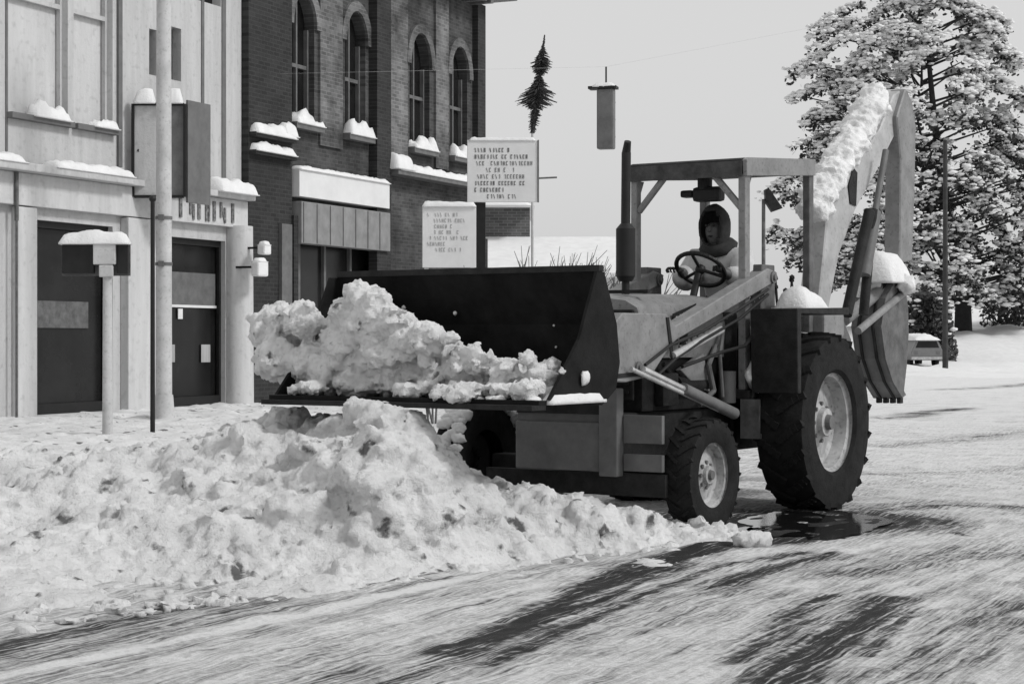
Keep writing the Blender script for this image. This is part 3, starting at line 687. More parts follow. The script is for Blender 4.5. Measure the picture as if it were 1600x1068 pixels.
while nb < 1150:
    z = random.uniform(1.2, 23); lo, hi = limits(z); x = random.uniform(lo, hi)
    xm = (lo + hi) / 2; hw = (hi - lo) / 2; dpt = math.sqrt(max(0, 1 - ((x - xm) / hw) ** 2)) * hw * .8
    y = random.uniform(-dpt, dpt * .6)
    # boughs at the rim more often than in the core
    rr = math.hypot((x - xm) / hw, y / (hw * .8 + .01))
    if random.random() > .35 + .65 * rr: continue
    if noise.noise(Vector((x * .45, y * .45, z * .5))) < (-.04 if z < 10 else .07): continue
    kf = 1 + .32 * noise.noise(Vector((z * .9, math.atan2(y, x - xm) * 1.2, 3))); x = xm + (x - xm) * kf; y *= kf
    out = Vector(((x - xm), y, 0)); out = out.normalized() if out.length > .1 else Vector((0, -1, 0))
    c_ = Vector((x, y, z)); L = random.uniform(.6, 1.25)
    dirv = (out + Vector((random.uniform(-.4, .4), random.uniform(-.4, .4), -.35 - random.random() * .4))).normalized()
    side = dirv.cross(Vector((0, 0, 1))).normalized()
    for k in range(27 if z < 13 else 13):
        f_ = random.random(); q_ = c_ + dirv * L * (f_ - .5) * 1.6 + side * random.gauss(0, .30) * L + Vector((0, 0, random.gauss(-.12, .16)))
        s_ = random.uniform(.05, .15); u_ = Vector((random.gauss(0, 1), random.gauss(0, 1), random.gauss(0, .7))).normalized(); v_ = u_.cross(Vector((random.gauss(0, 1), random.gauss(0, 1), random.gauss(0, 1)))).normalized()
        quad(fo, q_, u_ * s_ * 1.3, v_ * s_)
    snowy = .93
    if random.random() < snowy:
        for k in range(random.randint(13, 20) + (10 if z > 13 else 0)):
            f_ = random.random(); q_ = c_ + dirv * L * (f_ - .45) * 1.3 + side * random.gauss(0, .34) * L + Vector((0, 0, .10 + random.gauss(0, .10))); r_ = random.uniform(.05, .23)
            sc = Vector((random.uniform(.8, 1.4), random.uniform(.8, 1.4), random.uniform(.4, .65))) * r_
            vs = [sbm.verts.new(q_ + Vector((v.x * sc.x, v.y * sc.y, v.z * sc.z)) * random.uniform(.75, 1.2)) for v in IV]
            for f in IF: sbm.faces.new([vs[i] for i in f])
    if nb % 9 == 0: tk.cyl(Vector((0 if z > 8 else tpx * .5, 0, max(1.8, z - .8 - hw * .12))), c_, .10, .03, 5)
    nb += 1
tk.build('trunk', M['bark'], tree)
cm = MB(); cm.bm.free(); cm.bm = fo; cm.build('crown', M['needle'], tree)
cm = MB(); cm.bm.free(); cm.bm = sbm; cm.build('snow_load', M['snow'], tree, smooth=True)

def bush(px, Y, w_, h_, n, label):
    x = (px - HX) / F * Y; e_ = empty('evergreen_bush', (x, Y, hill(x, Y)), 0, label=label, cat='bush'); b = bmesh.new()
    for k in range(n):
        a = random.uniform(0, 6.28); q = random.random() ** .5; z = random.random(); p_ = Vector((math.cos(a) * q * w_ / 2 * (1 - .5 * z * z), math.sin(a) * q * w_ / 2, z * h_)); s_ = random.uniform(.06, .16)
        u_ = Vector((random.gauss(0, 1), random.gauss(0, 1), random.gauss(0, 1))).normalized(); quad(b, p_, u_ * s_, u_.orthogonal() * s_)
    c_ = MB(); c_.bm.free(); c_.bm = b; c_.build('foliage', M['needle'], e_); MB().cyl((0, 0, -.2), (0, 0, h_ * .5), .12, .05, 6).build('stem', M['bark'], e_)
    c_ = MB()
    for k in range(40): c_.ball((random.uniform(-.4, .4) * w_, -w_ * .3 + random.uniform(-.2, .5), random.uniform(.3, 1.0) * h_), random.uniform(.06, .2), 1, (1.5, 1.2, .6), .3)
    c_.build('snow_cap', M['snow'], e_, smooth=True)
bush(1452, 100, 3.0, 3.6, 2600, 'dark bush behind the parked car and the thin pole')
bush(1585, 118, 4.5, 3.0, 1800, 'low dark bush on the snowy rise at the far right')
up_ = empty('utility_pole', ((1477 - HX) / F * 88, 88, 0), 0, label='tall thin dark pole standing before the snow laden tree', cat='pole')
MB().cyl((0, 0, -.2), (0, 0, 10.9), .14, .10, 10).build('post', M['bark'], up_)

cx_, cy_ = (1449 - HX) / F * 93, 93.0
car = empty('parked_car', (cx_, cy_, hill(cx_, cy_)), R(8), label='snow covered parked car beyond the machine beside the pole', cat='car')
w = MB(); w.prism([(-.8, .35), (-.85, .75), (-.75, .95), (-.55, 1.38), (.55, 1.38), (.75, .95), (.85, .75), (.8, .35)], 0, 3.9, .03); w.build('body', M['carpaint'], car)
MB().prism([(-.62, .98), (-.48, 1.3), (.48, 1.3), (.62, .98)], -.012, -.002).build('window', M['glass'], car)
for x in (-.68, .68):
    for y in (.7, 3.1): MB().cyl((x - .1, y, .3), (x + .1, y, .3), .3, .3, 16).build('wheel', M['tyre'], car)
for x in (-.66, .5): MB().box(x, x + .16, -.02, -.002, .66, .8).build('tail_lamp', M['mid'], car)
MB().box(-.86, .86, -.1, -.02, .38, .52, bev=.02).build('bumper', M['rim'], car)
MB().pad(0, 1.9, 1.37, 1.35, 4.0, .34, .3).build('snow_cap', M['snow'], car, smooth=True)

# ---------------------------------------------------------------- backhoe loader
O = Vector((1.79, 15.44, 0)); fv = Vector((-.545, -.839, 0)).normalized(); nv = Vector((.839, -.545, 0)).normalized(); TRZ = math.atan2(fv.y, fv.x)
def loc(px, py, y):        # tractor-frame x and z of a point seen at px, py in the plane y
    k = (px - HX) / F; bx, by = O.x + nv.x * y, O.y + nv.y * y
    x = (k * by - bx) / (fv.x - k * fv.y); Y = by + fv.y * x; return (x, HC + (HY - py) * Y / F)
def TW(x, y, z): return O + fv * x + nv * y + Vector((0, 0, z))
T = empty('backhoe_loader', O, TRZ, label='dark and pale backhoe loader with raised bucket clearing snow', cat='tractor')

def wheel(c, rad, wd, rimr, lugs, side, lugm):
    hw = wd / 2
    prof = [(rimr, -hw * .78), (rimr + .03, -hw * .92), (rad * .80, -hw), (rad * .94, -hw * .92), (rad * .965, -hw * .6), (rad * .97, 0), (rad * .965, hw * .6), (rad * .94, hw * .92), (rad * .80, hw), (rimr + .03, hw * .92), (rimr, hw * .78)]
    w = MB(); w.lathe(prof, (0, 0, 0), 64)
    for k in range(lugs):
        for sgn in (-1, 1):
            a = 2 * math.pi * (k + (.5 if sgn > 0 else 0)) / lugs
            for j in range(5):       # chevron bar made of short blocks following the tread
                f0 = j / 5.0; yy = sgn * hw * (f0 * .96 + .08); aa = a - sgn * 0 + f0 * .22
                mt = Matrix.Rotation(-aa, 4, 'Y') @ Matrix.Translation((rad * (.978 - .05 * f0 ** 2), yy, 0)) @ Matrix.Rotation(sgn * .5, 4, 'X')
                w.box(-.03 * rad / .7, .018 * rad / .7, -hw * .13, hw * .13, -lugm, lugm, mtx=mt)
    tyre = w.build('tyre_holder', M['tyre'], None, auto=35); tyre.name = 'wheel'
    tyre.parent = T; tyre.location = c
    r = MB(); s = side; q = rimr
    r.lathe([(q + .012, s * hw * .80), (q + .012, s * hw * .66), (q * .93, s * hw * .60), (q * .90, s * hw * .1), (q * .80, s * hw * .02), (q * .45, s * hw * .18), (q * .30, s * hw * .34), (q * .28, s * hw * .55), (q * .0, s * hw * .56)], (0, 0, 0), 48)
    rm = r.build('rim', M['rim'], tyre, auto=30)
    h = MB()
    for k in range(8):
        a = 2 * math.pi * k / 8; h.cyl((q * .38 * math.cos(a), s * hw * .2, q * .38 * math.sin(a)), (q * .38 * math.cos(a), s * hw * .36, q * .38 * math.sin(a)), .016, .016, 6)
    h.cyl((0, s * hw * .5, 0), (0, s * hw * .75, 0), q * .17, q * .14, 16); h.build('hub', M['mid'], tyre)
    return tyre
wheel((0, .80, .73), .73, .42, .40, 19, 1, .028)
wheel((0, -.80, .73), .73, .42, .40, 19, -1, .028)
wheel((1.95, .78, .42), .42, .23, .235, 22, 1, .012)
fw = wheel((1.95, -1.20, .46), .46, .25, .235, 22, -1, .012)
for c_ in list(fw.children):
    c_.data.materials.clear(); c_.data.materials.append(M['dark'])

def part(mb, name, m_, parent=None, **k): return mb.build(name, M[m_], parent or T, **k)
w = MB()
for k in range(150):
    a_ = R(-10 + 200 * k / 149); w.ball((.482 * math.cos(a_), random.uniform(-.06, .13), .482 * math.sin(a_)), random.uniform(.022, .036), 2, (1.2, 1.8, 1.2), .5)
part(w, 'snow_crust', 'snow', fw, smooth=True)
ch = part(MB().box(-.5, 2.35, -.26, .26, .52, .86, bev=.02), 'chassis', 'dark')
part(MB().cyl((0, -.62, .73), (0, .62, .73), .16, .16).box(-.35, .45, -.3, .3, .5, 1.0, bev=.04), 'rear_axle', 'dark', auto=35)
part(MB().box(1.86, 2.04, -1.0, .66, .36, .52, bev=.02).cyl((1.95, -.95, .42), (1.95, .70, .42), .05), 'front_axle', 'dark', auto=35)
part(MB().box(.75, 1.98, -.30, .30, .861, 1.26, bev=.03).cyl((1.0, .3, 1.05), (1.5, .3, 1.05), .08).box(1.55, 1.8, .3, .38, .9, 1.15, bev=.02).tube([(1.2, .33, 1.2), (1.5, .37, 1.0), (1.75, .35, 1.22)], .018), 'engine', 'dark', auto=35)
# hood
hd = MB(); sec = [(-.33, 1.262), (-.34, 1.52), (-.30, 1.66), (-.2, 1.72), (0, 1.745), (.2, 1.72), (.30, 1.66), (.34, 1.52), (.33, 1.262)]
b = bmesh.new(); rows = []
for x, k in ((.70, 1.03), (1.2, 1.02), (1.7, 1.0), (1.98, .98), (2.06, .93)):
    rows.append([b.verts.new((x, y, 1.262 + (z - 1.262) * k)) for y, z in sec])
for i in range(len(rows) - 1):
    for j in range(len(sec) - 1): b.faces.new((rows[i][j], rows[i + 1][j], rows[i + 1][j + 1], rows[i][j + 1]))
b.faces.new(rows[0]); b.faces.new(rows[-1][::-1]); bmesh.ops.recalc_face_normals(b, faces=b.faces[:]); hd._add(b)
hood = part(hd, 'hood', 'paint', auto=35)
gr = MB(); gr.box(2.062, 2.09, -.28, .28, .95, 1.62, bev=.01)
for k in range(9): gr.box(2.092, 2.11, -.25, .25, 1.0 + k * .065, 1.025 + k * .065)
part(gr, 'grille', 'dark')
vt = MB()
for k in range(3): vt.box(1.35 + k * .16, 1.46 + k * .16, .335, .348, 1.36, 1.50)
part(vt, 'vent', 'dark', hood)
pp_ = [loc(1052, 508, .35), loc(1088, 490, .35), loc(1088, 474, .35), loc(1052, 490, .35)]
pl_ = part(MB().prism(pp_, .343, .350), 'name_plate', 'dark', hood)
w = MB()
for k in range(5):
    a_ = loc(1057 + k * 6, 503 - k * 3, .35); w.box(a_[0] - .02, a_[0] + .012, .3505, .353, a_[1], a_[1] + .045)
part(w, 'lettering', 'paint2', hood)
part(MB().box(1.86, 1.9, -.30, .30, 1.745, 1.77), 'hood_trim', 'dark', hood)
sp_ = [loc(1062, 578, .36), loc(1098, 552, .36), loc(1108, 612, .36), loc(1088, 605, .36)]
part(MB().prism(sp_, .32, .37, .004), 'side_panel', 'paint')
part(MB().box(.42, .70, -.32, .32, 1.0, 1.62, bev=.03), 'cowl', 'dark')
part(MB().box(-.55, .75, -.58, .58, .93, 1.0, bev=.01), 'platform', 'dark')
part(MB().box(.25, .75, .5, .66, .62, .66).box(.25, .28, .5, .66, .66, .93).box(.72, .75, .5, .66, .66, .93), 'step', 'iron')
# exhaust
ex = MB(); c0 = (1.70, 0.0); ex.cyl((c0[0], 0, 1.72), (c0[0], 0, 1.85), .03); ex.cyl((c0[0], 0, 1.84), (c0[0], 0, 1.88), .05, .074); ex.cyl((c0[0], 0, 1.88), (c0[0], 0, 2.24), .074, .074); ex.cyl((c0[0], 0, 2.24), (c0[0], 0, 2.28), .074, .04)
ex.cyl((c0[0], 0, 2.28), (c0[0] - .01, 0, 2.82), .036, .036); ex.cyl((c0[0] - .01, 0, 2.82), (c0[0] + .02, .03, 2.90), .034, .026)
part(ex, 'exhaust_stack', 'black', auto=40)

# loader: masts, arms, cylinders, bucket
ARM = [(.22, 1.94), (.40, 1.97), (1.98, 1.50), (2.12, 1.585), (2.76, 1.585), (3.05, 1.40), (3.48, 1.36), (3.50, 1.14), (3.0, 1.12), (2.72, 1.10), (2.35, 1.14), (2.05, 1.36), (1.95, 1.40), (.32, 1.85)]
for y0 in (.46, -.58):
    y1 = y0 + .12
    part(MB().prism([(.20, .7), (.55, .7), (.48, 2.0), (.24, 2.0)], y0 + .02, y1 - .02, .006), 'loader_mast', 'iron')
    arm = part(MB().prism(ARM, y0, y1, .008), 'loader_arm', 'paint')
    for a_, b_, c_ in ((.32, 1.9, .05), (3.40, 1.24, .05), (2.55, 1.2, .045)): part(MB().cyl((a_, y0 - .01, b_), (a_, y1 + .015, b_), c_).cyl((a_, y1, b_), (a_, y1 + .03, b_), c_ * .5), 'pivot_pin', 'mid', arm, auto=35)
    part(MB().cyl((1.10, y0 + .16, .83), (1.95, y0 + .16, 1.04), .045), 'lift_cylinder', 'mid', auto=35)
    part(MB().cyl((1.95, y0 + .16, 1.04), (2.55, y0 + .16, 1.19), .024), 'cylinder_rod', 'chrome', auto=35)
    w = MB(); a_ = loc(1034, 556, .5); b_ = loc(1110, 515, .5)
    w.cyl((a_[0], y0 + .13, a_[1]), (b_[0], y0 + .13, b_[1]), .03); part(w, 'tilt_link', 'paint2', auto=35)
    w = MB(); w.tube([(.5, y0 + .14, 1.55), (.9, y0 + .15, 1.35), (1.3, y0 + .14, 1.3), (1.9, y0 + .13, 1.2)], .014); part(w, 'hose', 'black')
w = MB()
for k in range(16): x = .5 + k * .095; w.cyl((x, .575, 1.905 - x * .29 ), (x, .592, 1.905 - x * .29), .012, .012, 6)
part(w, 'bolt', 'iron')
w = MB(); w.tube([(.45, .60, 1.80), (1.0, .605, 1.63), (1.6, .605, 1.46), (2.1, .60, 1.36), (2.5, .61, 1.22)], .012); w.tube([(.45, .60, 1.76), (1.0, .615, 1.56), (1.6, .615, 1.40), (2.05, .61, 1.26), (2.4, .60, 1.10)], .012); part(w, 'hose', 'black')
w = MB(); w.tube([(.9, .36, 1.35), (1.1, .40, 1.2), (1.05, .42, 1.0), (1.3, .42, .9)], .02); w.tube([(.8, .38, 1.5), (.95, .42, 1.28), (.9, .42, .95)], .016); w.cyl((.78, .4, .9), (.78, .4, 1.15), .07); part(w, 'filter_and_pipes', 'mid', auto=35)
part(MB().prism([(2.02, 1.26), (2.06, 1.24), (2.14, 1.56), (2.10, 1.56)], .581, .588).prism([(2.3, 1.15), (2.9, 1.13), (2.9, 1.16), (2.32, 1.18)], .581, .588), 'gap_shade', 'dark')  # dark strips on the arm plate, painting the shade of a gap
# long snowy line along the near side rail
p_, q_ = loc(986, 576, .62), loc(1122, 640, .62)
part(MB().cyl((p_[0], .62, p_[1]), (q_[0], .62, q_[1]), .016), 'guard_rail', 'paint2')
# bucket
BX, BW0, BW1 = 3.70, -1.16, .97
bk = MB(); prof_o = [(BX + .78, 1.00), (BX + .02, .98), (BX - .12, 1.06), (BX - .18, 1.25), (BX - .14, 1.50), (BX + .02, 1.84)]
prof_i = [(x + (.03 if i > 0 else 0), z + (.03 if i < 3 else 0)) for i, (x, z) in enumerate(prof_o)]
poly = prof_o + prof_i[::-1]; 
b = bmesh.new(); n = len(prof_o)
for i in range(n - 1):
    q_ = [prof_o[i], prof_o[i + 1], prof_i[i + 1], prof_i[i]]
    bk.prism(q_, BW0, BW1)
bucket = part(bk, 'bucket', 'bucket')
def side_poly(): return [(BX + .70, 1.03), (BX + .0, 1.01), (BX - .12, 1.08), (BX - .17, 1.25), (BX - .13, 1.50), (BX + .03, 1.83), (BX + .12, 1.83), (BX + .34, 1.40)]
part(MB().prism(side_poly(), BW1 + .001, BW1 + .022), 'side_plate', 'bucket', bucket); part(MB().prism(side_poly(), BW0 - .022, BW0 - .001), 'side_plate', 'bucket', bucket)
part(MB().box(BX + .70, BX + .86, BW0, BW1, 1.005 - .035, 1.005 - .004).box(BX + .0, BX + .06, BW0, BW1, 1.835, 1.875), 'cutting_edge', 'dark', bucket)
w = MB(); 
for k in range(26): w.ball((BX + random.uniform(-.12, 0.0) , random.uniform(-.9, .9), random.uniform(1.15, 1.8)), random.uniform(.006, .018), 1, (1, 1, 1), .4)
for k in range(8): w.ball((BX + .72, .72 + random.uniform(-.25, .25), 1.03), random.uniform(.02, .045), 2, (1.3, 1, .6), .4)
w.pad(BX + .36, .96, 1.02, .66, .10, .05, .3)
w.ball((BX + .3, 1.01, 1.16), .045, 2, (1, .5, 1), .4)
part(w, 'stuck_snow', 'snow', bucket, smooth=True)
# front guard under the loader
gd = MB(); gd.box(2.42, 2.47, -.50, .22, .45, .80, bev=.01); gd.box(2.40, 2.44, -.50, .22, .80, .86); gp_ = part(gd, 'front_guard', 'mid')
part(MB().box(2.41, 2.46, -.50, .22, .86, .97, bev=.005), 'guard_beam', 'dark', gp_)
gd = MB(); gd.box(2.40, 2.50, .23, .38, .42, 1.05, bev=.01); part(gd, 'guard_post', 'mid')
for a_, b_ in ((.66, .86), (.46, .58)): part(MB().box(2.38, 2.42, .39, .70, a_, b_), 'guard_plate', 'mid')
part(MB().box(2.36, 2.41, -.8, .72, .28, .44), 'bumper', 'dark')

# fenders
for s in (1, -1):
    y0, y1 = (.60, 1.0) if s > 0 else (-1.0, -.60)
    fd = MB(); fd.prism([(.70, 1.60), (.70, .98), (.76, .98), (.78, 1.64), (-.25, 1.66), (-.25, 1.60)], y0, y1, .006)
    fd.prism([(.69, 1.595), (.69, .99), (.60, 1.15), (.42, 1.36), (.2, 1.5), (-.2, 1.58)], y0 + .003, y0 + .03)
    f_ = part(fd, 'fender', 'dark')
    part(MB().pad(.25 if s > 0 else .1, (y0 + y1) / 2, 1.655, .5, .3, .14, .5), 'snow_cap', 'snow', f_, smooth=True)
part(MB().ball((.62, .58, 1.12), .12, 3, (1.2, .7, 1), .4).ball((.55, .57, 1.06), .10, 3, (1.3, .7, .8), .4), 'step_snow', 'snow', smooth=True)
# dash, wheel, levers, seat
part(MB().cyl((.66, 0, 1.6), (.50, 0, 1.93), .03), 'steering_column', 'black')
sw = MB(); N = 36; ax = Vector((-.62, 0, .78)).normalized(); c_ = Vector((.46, 0, 1.97)); u_ = Vector((0, 1, 0)); v_ = ax.cross(u_)
ring = [c_ + (u_ * math.cos(2 * math.pi * k / N) + v_ * math.sin(2 * math.pi * k / N)) * .205 for k in range(N + 1)]
for k in range(N): sw.cyl(ring[k], ring[k + 1], .019, .019, 8)
for k in (3, 15, 27): sw.cyl(c_, ring[k], .014, .014, 6)
sw.ball(c_, .045, 2); part(sw, 'steering_wheel', 'black')
lv = MB()
for k in range(6):
    x, y = -.15 - k * .09, .34 + .04 * (k % 2); q_ = (x + random.uniform(-.06, .06), y + random.uniform(-.03, .05), 1.86 + random.uniform(-.06, .08)); lv.cyl((x, y, 1.45), q_, .011, .011, 6); lv.ball(q_, .026, 1)
part(lv, 'control_lever', 'black')
part(MB().box(-.65, -.1, .26, .56, 1.2, 1.46, bev=.02), 'control_box', 'paint')
part(MB().box(-.42, .02, -.24, .24, 1.40, 1.52, bev=.04).box(-.50, -.40, -.23, .23, 1.5, 1.95, bev=.04).box(-.35, 0, -.15, .15, 1.0, 1.40), 'seat', 'vinyl')
# canopy
cx0, cx1, cw, zf, zr = -.62, .70, .53, 2.84, 2.93
cp = MB(); cp.prism([(cx0, zr - .13), (cx1, zf - .14), (cx1 + .02, zf - .02), (cx1 - .03, zf), (cx0, zr)], -cw, cw - .03, .01)
can = part(cp, 'canopy', 'dark')
part(MB().prism([(cx0, zr - .14), (cx1 + .01, zf - .15), (cx1 + .02, zf - .02), (cx1 - .03, zf), (cx0, zr)], cw - .028, cw + .012, .004), 'lit_side_trim', 'paint', can)  # paler strip: light on the canopy side put into its colour
part(MB().prism([(cx1 + .022, zf - .03), (cx1 + .04, zf - .03), (cx1 + .03, zf - .15), (cx1 + .012, zf - .15)], -cw - .01, cw - .03), 'shaded_front_trim', 'iron2', can)
for x, y, m_, r in ((cx1 - .04, cw - .04, 'paint', .045), (cx1 - .04, -cw + .04, 'paint', .04), (cx0 + .04, cw - .04, 'iron', .045), (cx0 + .04, -cw + .04, 'iron', .045)):
    zt = 2.71 if x > 0 else 2.8
    part(MB().box(x - r, x + r, y - r * .7, y + r * .7, 1.0, zt, bev=.01), 'canopy_post', m_)
for a_, b_ in ((cw - .05, cw - .03), (-cw + .03, -cw + .05)): part(MB().prism([(cx1 - .02, 2.70), (cx1 - .16, 2.70), (cx1 - .02, 2.45)], a_, b_), 'gusset', 'paint')
for q_ in (-1, 1): part(MB().cyl((cx1 - .04, q_ * (cw - .07), 2.45), (cx1 - .04, q_ * (cw - .30), 2.71), .03, .03, 8), 'corner_brace', 'paint')
wl = MB(); wl.box(.40, .52, -.05, .20, 2.52, 2.64, bev=.03).box(.40, .5, -.17, -.06, 2.56, 2.62, bev=.02).cyl((.46, .04, 2.62), (.46, .04, 2.74), .06)
part(wl, 'work_lamp', 'black')

# backhoe at the rear
part(MB().box(-1.35, -.55, -.45, .45, .60, 1.15, bev=.03), 'rear_frame', 'dark')
part(MB().box(-1.05, -.62, .15, .62, 1.42, 1.62, bev=.02), 'tool_box', 'paint')
bm_pts = [loc(*p, .18) for p in [(1262, 335), (1300, 270), (1345, 205), (1368, 150), (1384, 140), (1376, 200), (1340, 270), (1306, 330), (1280, 400), (1262, 492), (1246, 492), (1256, 400)]]
boom = part(MB().prism(bm_pts, .18, .37, .012), 'boom', 'paint2')
sl_pts = [loc(*p, .37) for p in [(1332, 262), (1338, 270), (1336, 322), (1327, 318), (1324, 290)]]
part(MB().prism(sl_pts, .373, .382), 'slot', 'dark', boom)
w = MB()
for (a_, b_) in (((1266, 330), (1302, 268)), ((1302, 268), (1346, 204)), ((1346, 204), (1372, 148))):
    p_, q_ = loc(*a_, .32), loc(*b_, .32); nseg = 30
    for k in range(nseg):
        t_ = (k + .5) / nseg; x = p_[0] + (q_[0] - p_[0]) * t_; z = p_[1] + (q_[1] - p_[1]) * t_; w.ball((x + .02, .32 + random.uniform(-.05, .05), z + .0), random.uniform(.07, .115), 3, (1.1, 1.2, 1), .5, 2.4)
bs_ = weld(w.bm, .02, M['snow'], 'boom_snow', .02, .01, .012, 60); bs_.parent = boom
dp_pts = [loc(*p, .24) for p in [(1388, 140), (1398, 160), (1404, 200), (1402, 300), (1398, 408), (1378, 412), (1380, 250), (1374, 185)]]
dip = part(MB().prism(dp_pts, .26, .42, .012), 'dipper', 'paint')
p_, q_ = loc(1384, 235, .5), loc(1350, 430, .5)
part(MB().cyl((p_[0], .5, p_[1]), ((p_[0] + q_[0]) / 2, .5, (p_[1] + q_[1]) / 2), .03).cyl(((p_[0] + q_[0]) / 2, .5, (p_[1] + q_[1]) / 2), (q_[0], .5, q_[1]), .06), 'bucket_cylinder', 'mid', auto=35)
p_, q_ = loc(1352, 330, .5), loc(1316, 492, .5)
part(MB().cyl((p_[0], .54, p_[1]), (q_[0], .54, q_[1]), .05), 'boom_cylinder', 'dark', auto=35)
p_, q_ = loc(1300, 330, .1), loc(1285, 492, .1)
part(MB().cyl((p_[0], .5, p_[1]), (q_[0], .5, q_[1]), .045), 'boom_cylinder', 'dark', auto=35)
p_, q_ = loc(1402, 432, .3), loc(1318, 500, .3)
part(MB().cyl((p_[0], .3, p_[1]), (q_[0], .3, q_[1]), .06).cyl((p_[0], .44, p_[1] - .1), (q_[0], .44, q_[1] - .1), .035), 'linkage', 'paint', auto=35)
part(MB().prism([(-1.5, .6), (-1.15, .6), (-1.1, 1.5), (-1.3, 1.6), (-1.5, 1.4)], .1, .5, .01), 'swing_post', 'iron')
# digging bucket, curved shell with teeth
yb0, yb1 = .14, .40
cur = [(1358, 436), (1340, 466), (1333, 510), (1340, 560), (1352, 596), (1368, 622)]
inn = [(1368, 442), (1353, 470), (1347, 512), (1353, 556), (1363, 590), (1376, 616)]
co = [loc(*p, yb0) for p in cur]; ci = [loc(*p, yb0) for p in inn]; db = MB()
for i in range(5): db.prism([co[i], co[i + 1], ci[i + 1], ci[i]], yb0, yb1)
dbk = part(db, 'digging_bucket', 'mid')
sd_ = co + [loc(1374, 570, yb0), loc(1377, 520, yb0), loc(1376, 480, yb0), loc(1370, 440, yb0)]
part(MB().prism(sd_, yb1 + .001, yb1 + .02), 'cheek_plate', 'iron', dbk); part(MB().prism(sd_, yb0 - .02, yb0 - .001), 'cheek_plate', 'iron', dbk)
for yy in (yb0 + .05, yb1 - .07): part(MB().prism([(p[0] + .0, p[1]) for p in co] + [(p[0] + .035, p[1]) for p in co[::-1]], yy, yy + .02), 'rib', 'dark', dbk)
tp_ = co[-1]
for k in range(4): part(MB().box(tp_[0] - .06, tp_[0] + .02, yb0 + .01 + k * .07, yb0 + .05 + k * .07, tp_[1] - .045, tp_[1] + .02, bev=.01), 'tooth', 'dark', dbk)
k_ = loc(1378, 436, .3)
part(MB().pad(k_[0], .32, k_[1] - .02, .62, .4, .24, .6).ball((k_[0] + .1, .2, k_[1] - .12), .11, 3, (1, 1, 1.7), .5).ball((k_[0] - .1, .5, k_[1] - .05), .09, 3, (1.2, 1, 1), .5), 'snow_cap', 'snow', dbk, smooth=True)

# ---------------------------------------------------------------- snow load in the bucket
random.seed(33)
LP = [(412, 515, 24), (432, 500, 34), (468, 500, 34), (492, 515, 26), (440, 550, 40), (480, 560, 40), (520, 575, 38), (548, 488, 34), (566, 462, 26), (585, 470, 24), (600, 492, 30), (550, 535, 48), (600, 545, 45), (575, 500, 40),
      (640, 530, 34), (668, 528, 30), (650, 570, 40), (700, 550, 30), (720, 575, 32), (755, 568, 24), (790, 575, 24), (812, 588, 24), (845, 585, 24), (862, 580, 18), (825, 558, 13), (765, 590, 26), (680, 590, 30), (560, 585, 36), (610, 585, 34), (635, 500, 20), (735, 550, 18), (455, 585, 26), (420, 560, 22)]
w = MB()
wl_, wr_ = TW(BX + .42, -1.2, 0), TW(BX + .42, 1.2, 0)
def on_floor(px, py, dd):
    k = (px - HX) / F; t_ = (k * wl_.y - wl_.x) / ((wr_.x - wl_.x) - k * (wr_.y - wl_.y)); q = wl_.lerp(wr_, t_) + fv * dd
    sc = (q.y) / (q.y - fv.y * dd) if 0 else 1
    return Vector((k * q.y, q.y, max(1.06, HC + (HY - py) * q.y / F)))
for px_, py_, rp in LP:
    r = rp / 238.0
    for q in range(3):
        c_ = on_floor(px_ + random.uniform(-.2, .2) * rp, py_ + (random.uniform(0, .3) * rp), random.uniform(-.28, .16)); w.ball(c_, r * random.uniform(.8, 1.0), 3, (1, 1, .95), .32, 3.2)
    for q in range(5):
        c_ = on_floor(px_ + random.uniform(-.9, .9) * rp, py_ - random.uniform(-.6, .8) * rp, random.uniform(-.1, .25)); w.ball(c_, r * random.uniform(.15, .36), 2, (1, 1, .9), .4, 3)
for k in range(46):
    a_ = random.uniform(-1.1, .85); c_ = TW(BX + random.uniform(.2, .8), a_, 1.05 + random.uniform(0, .05)); w.ball(c_, random.uniform(.03, .10), 2, (1.2, 1, .7), .4)
ld = weld(w.bm, .017, M['load'], 'snow_load', .024, .014, .014, 55)
tag(ld, 'lumpy white snow heaped in the raised loader bucket', 'snow load', kind='stuff')

# ---------------------------------------------------------------- driver
P = empty('person', TW(-.15, -.03, 1.52), TRZ, label='seated driver in pale parka and dark hood gripping the steering wheel', cat='person')
def skinned(name, joints, edges, m_, parent, sub=2, root=0):
    me = bpy.data.meshes.new(name); me.from_pydata([j[0] for j in joints], edges, [])
    o = bpy.data.objects.new(name, me); C.objects.link(o)
    sk = o.modifiers.new('s', 'SKIN'); sk.use_smooth_shade = True
    for i, j in enumerate(joints):
        r = j[1]; d = me.skin_vertices[0].data[i]; d.radius = (r, r) if not isinstance(r, tuple) else r; d.use_root = (i == root)
    sb = o.modifiers.new('u', 'SUBSURF'); sb.levels = sub; sb.render_levels = sub
    dg = bpy.context.evaluated_depsgraph_get(); me2 = bpy.data.meshes.new_from_object(o.evaluated_get(dg)); bpy.data.objects.remove(o)
    me2.materials.clear(); me2.materials.append(m_)
    o = bpy.data.objects.new(name, me2); C.objects.link(o); o.parent = parent; return o
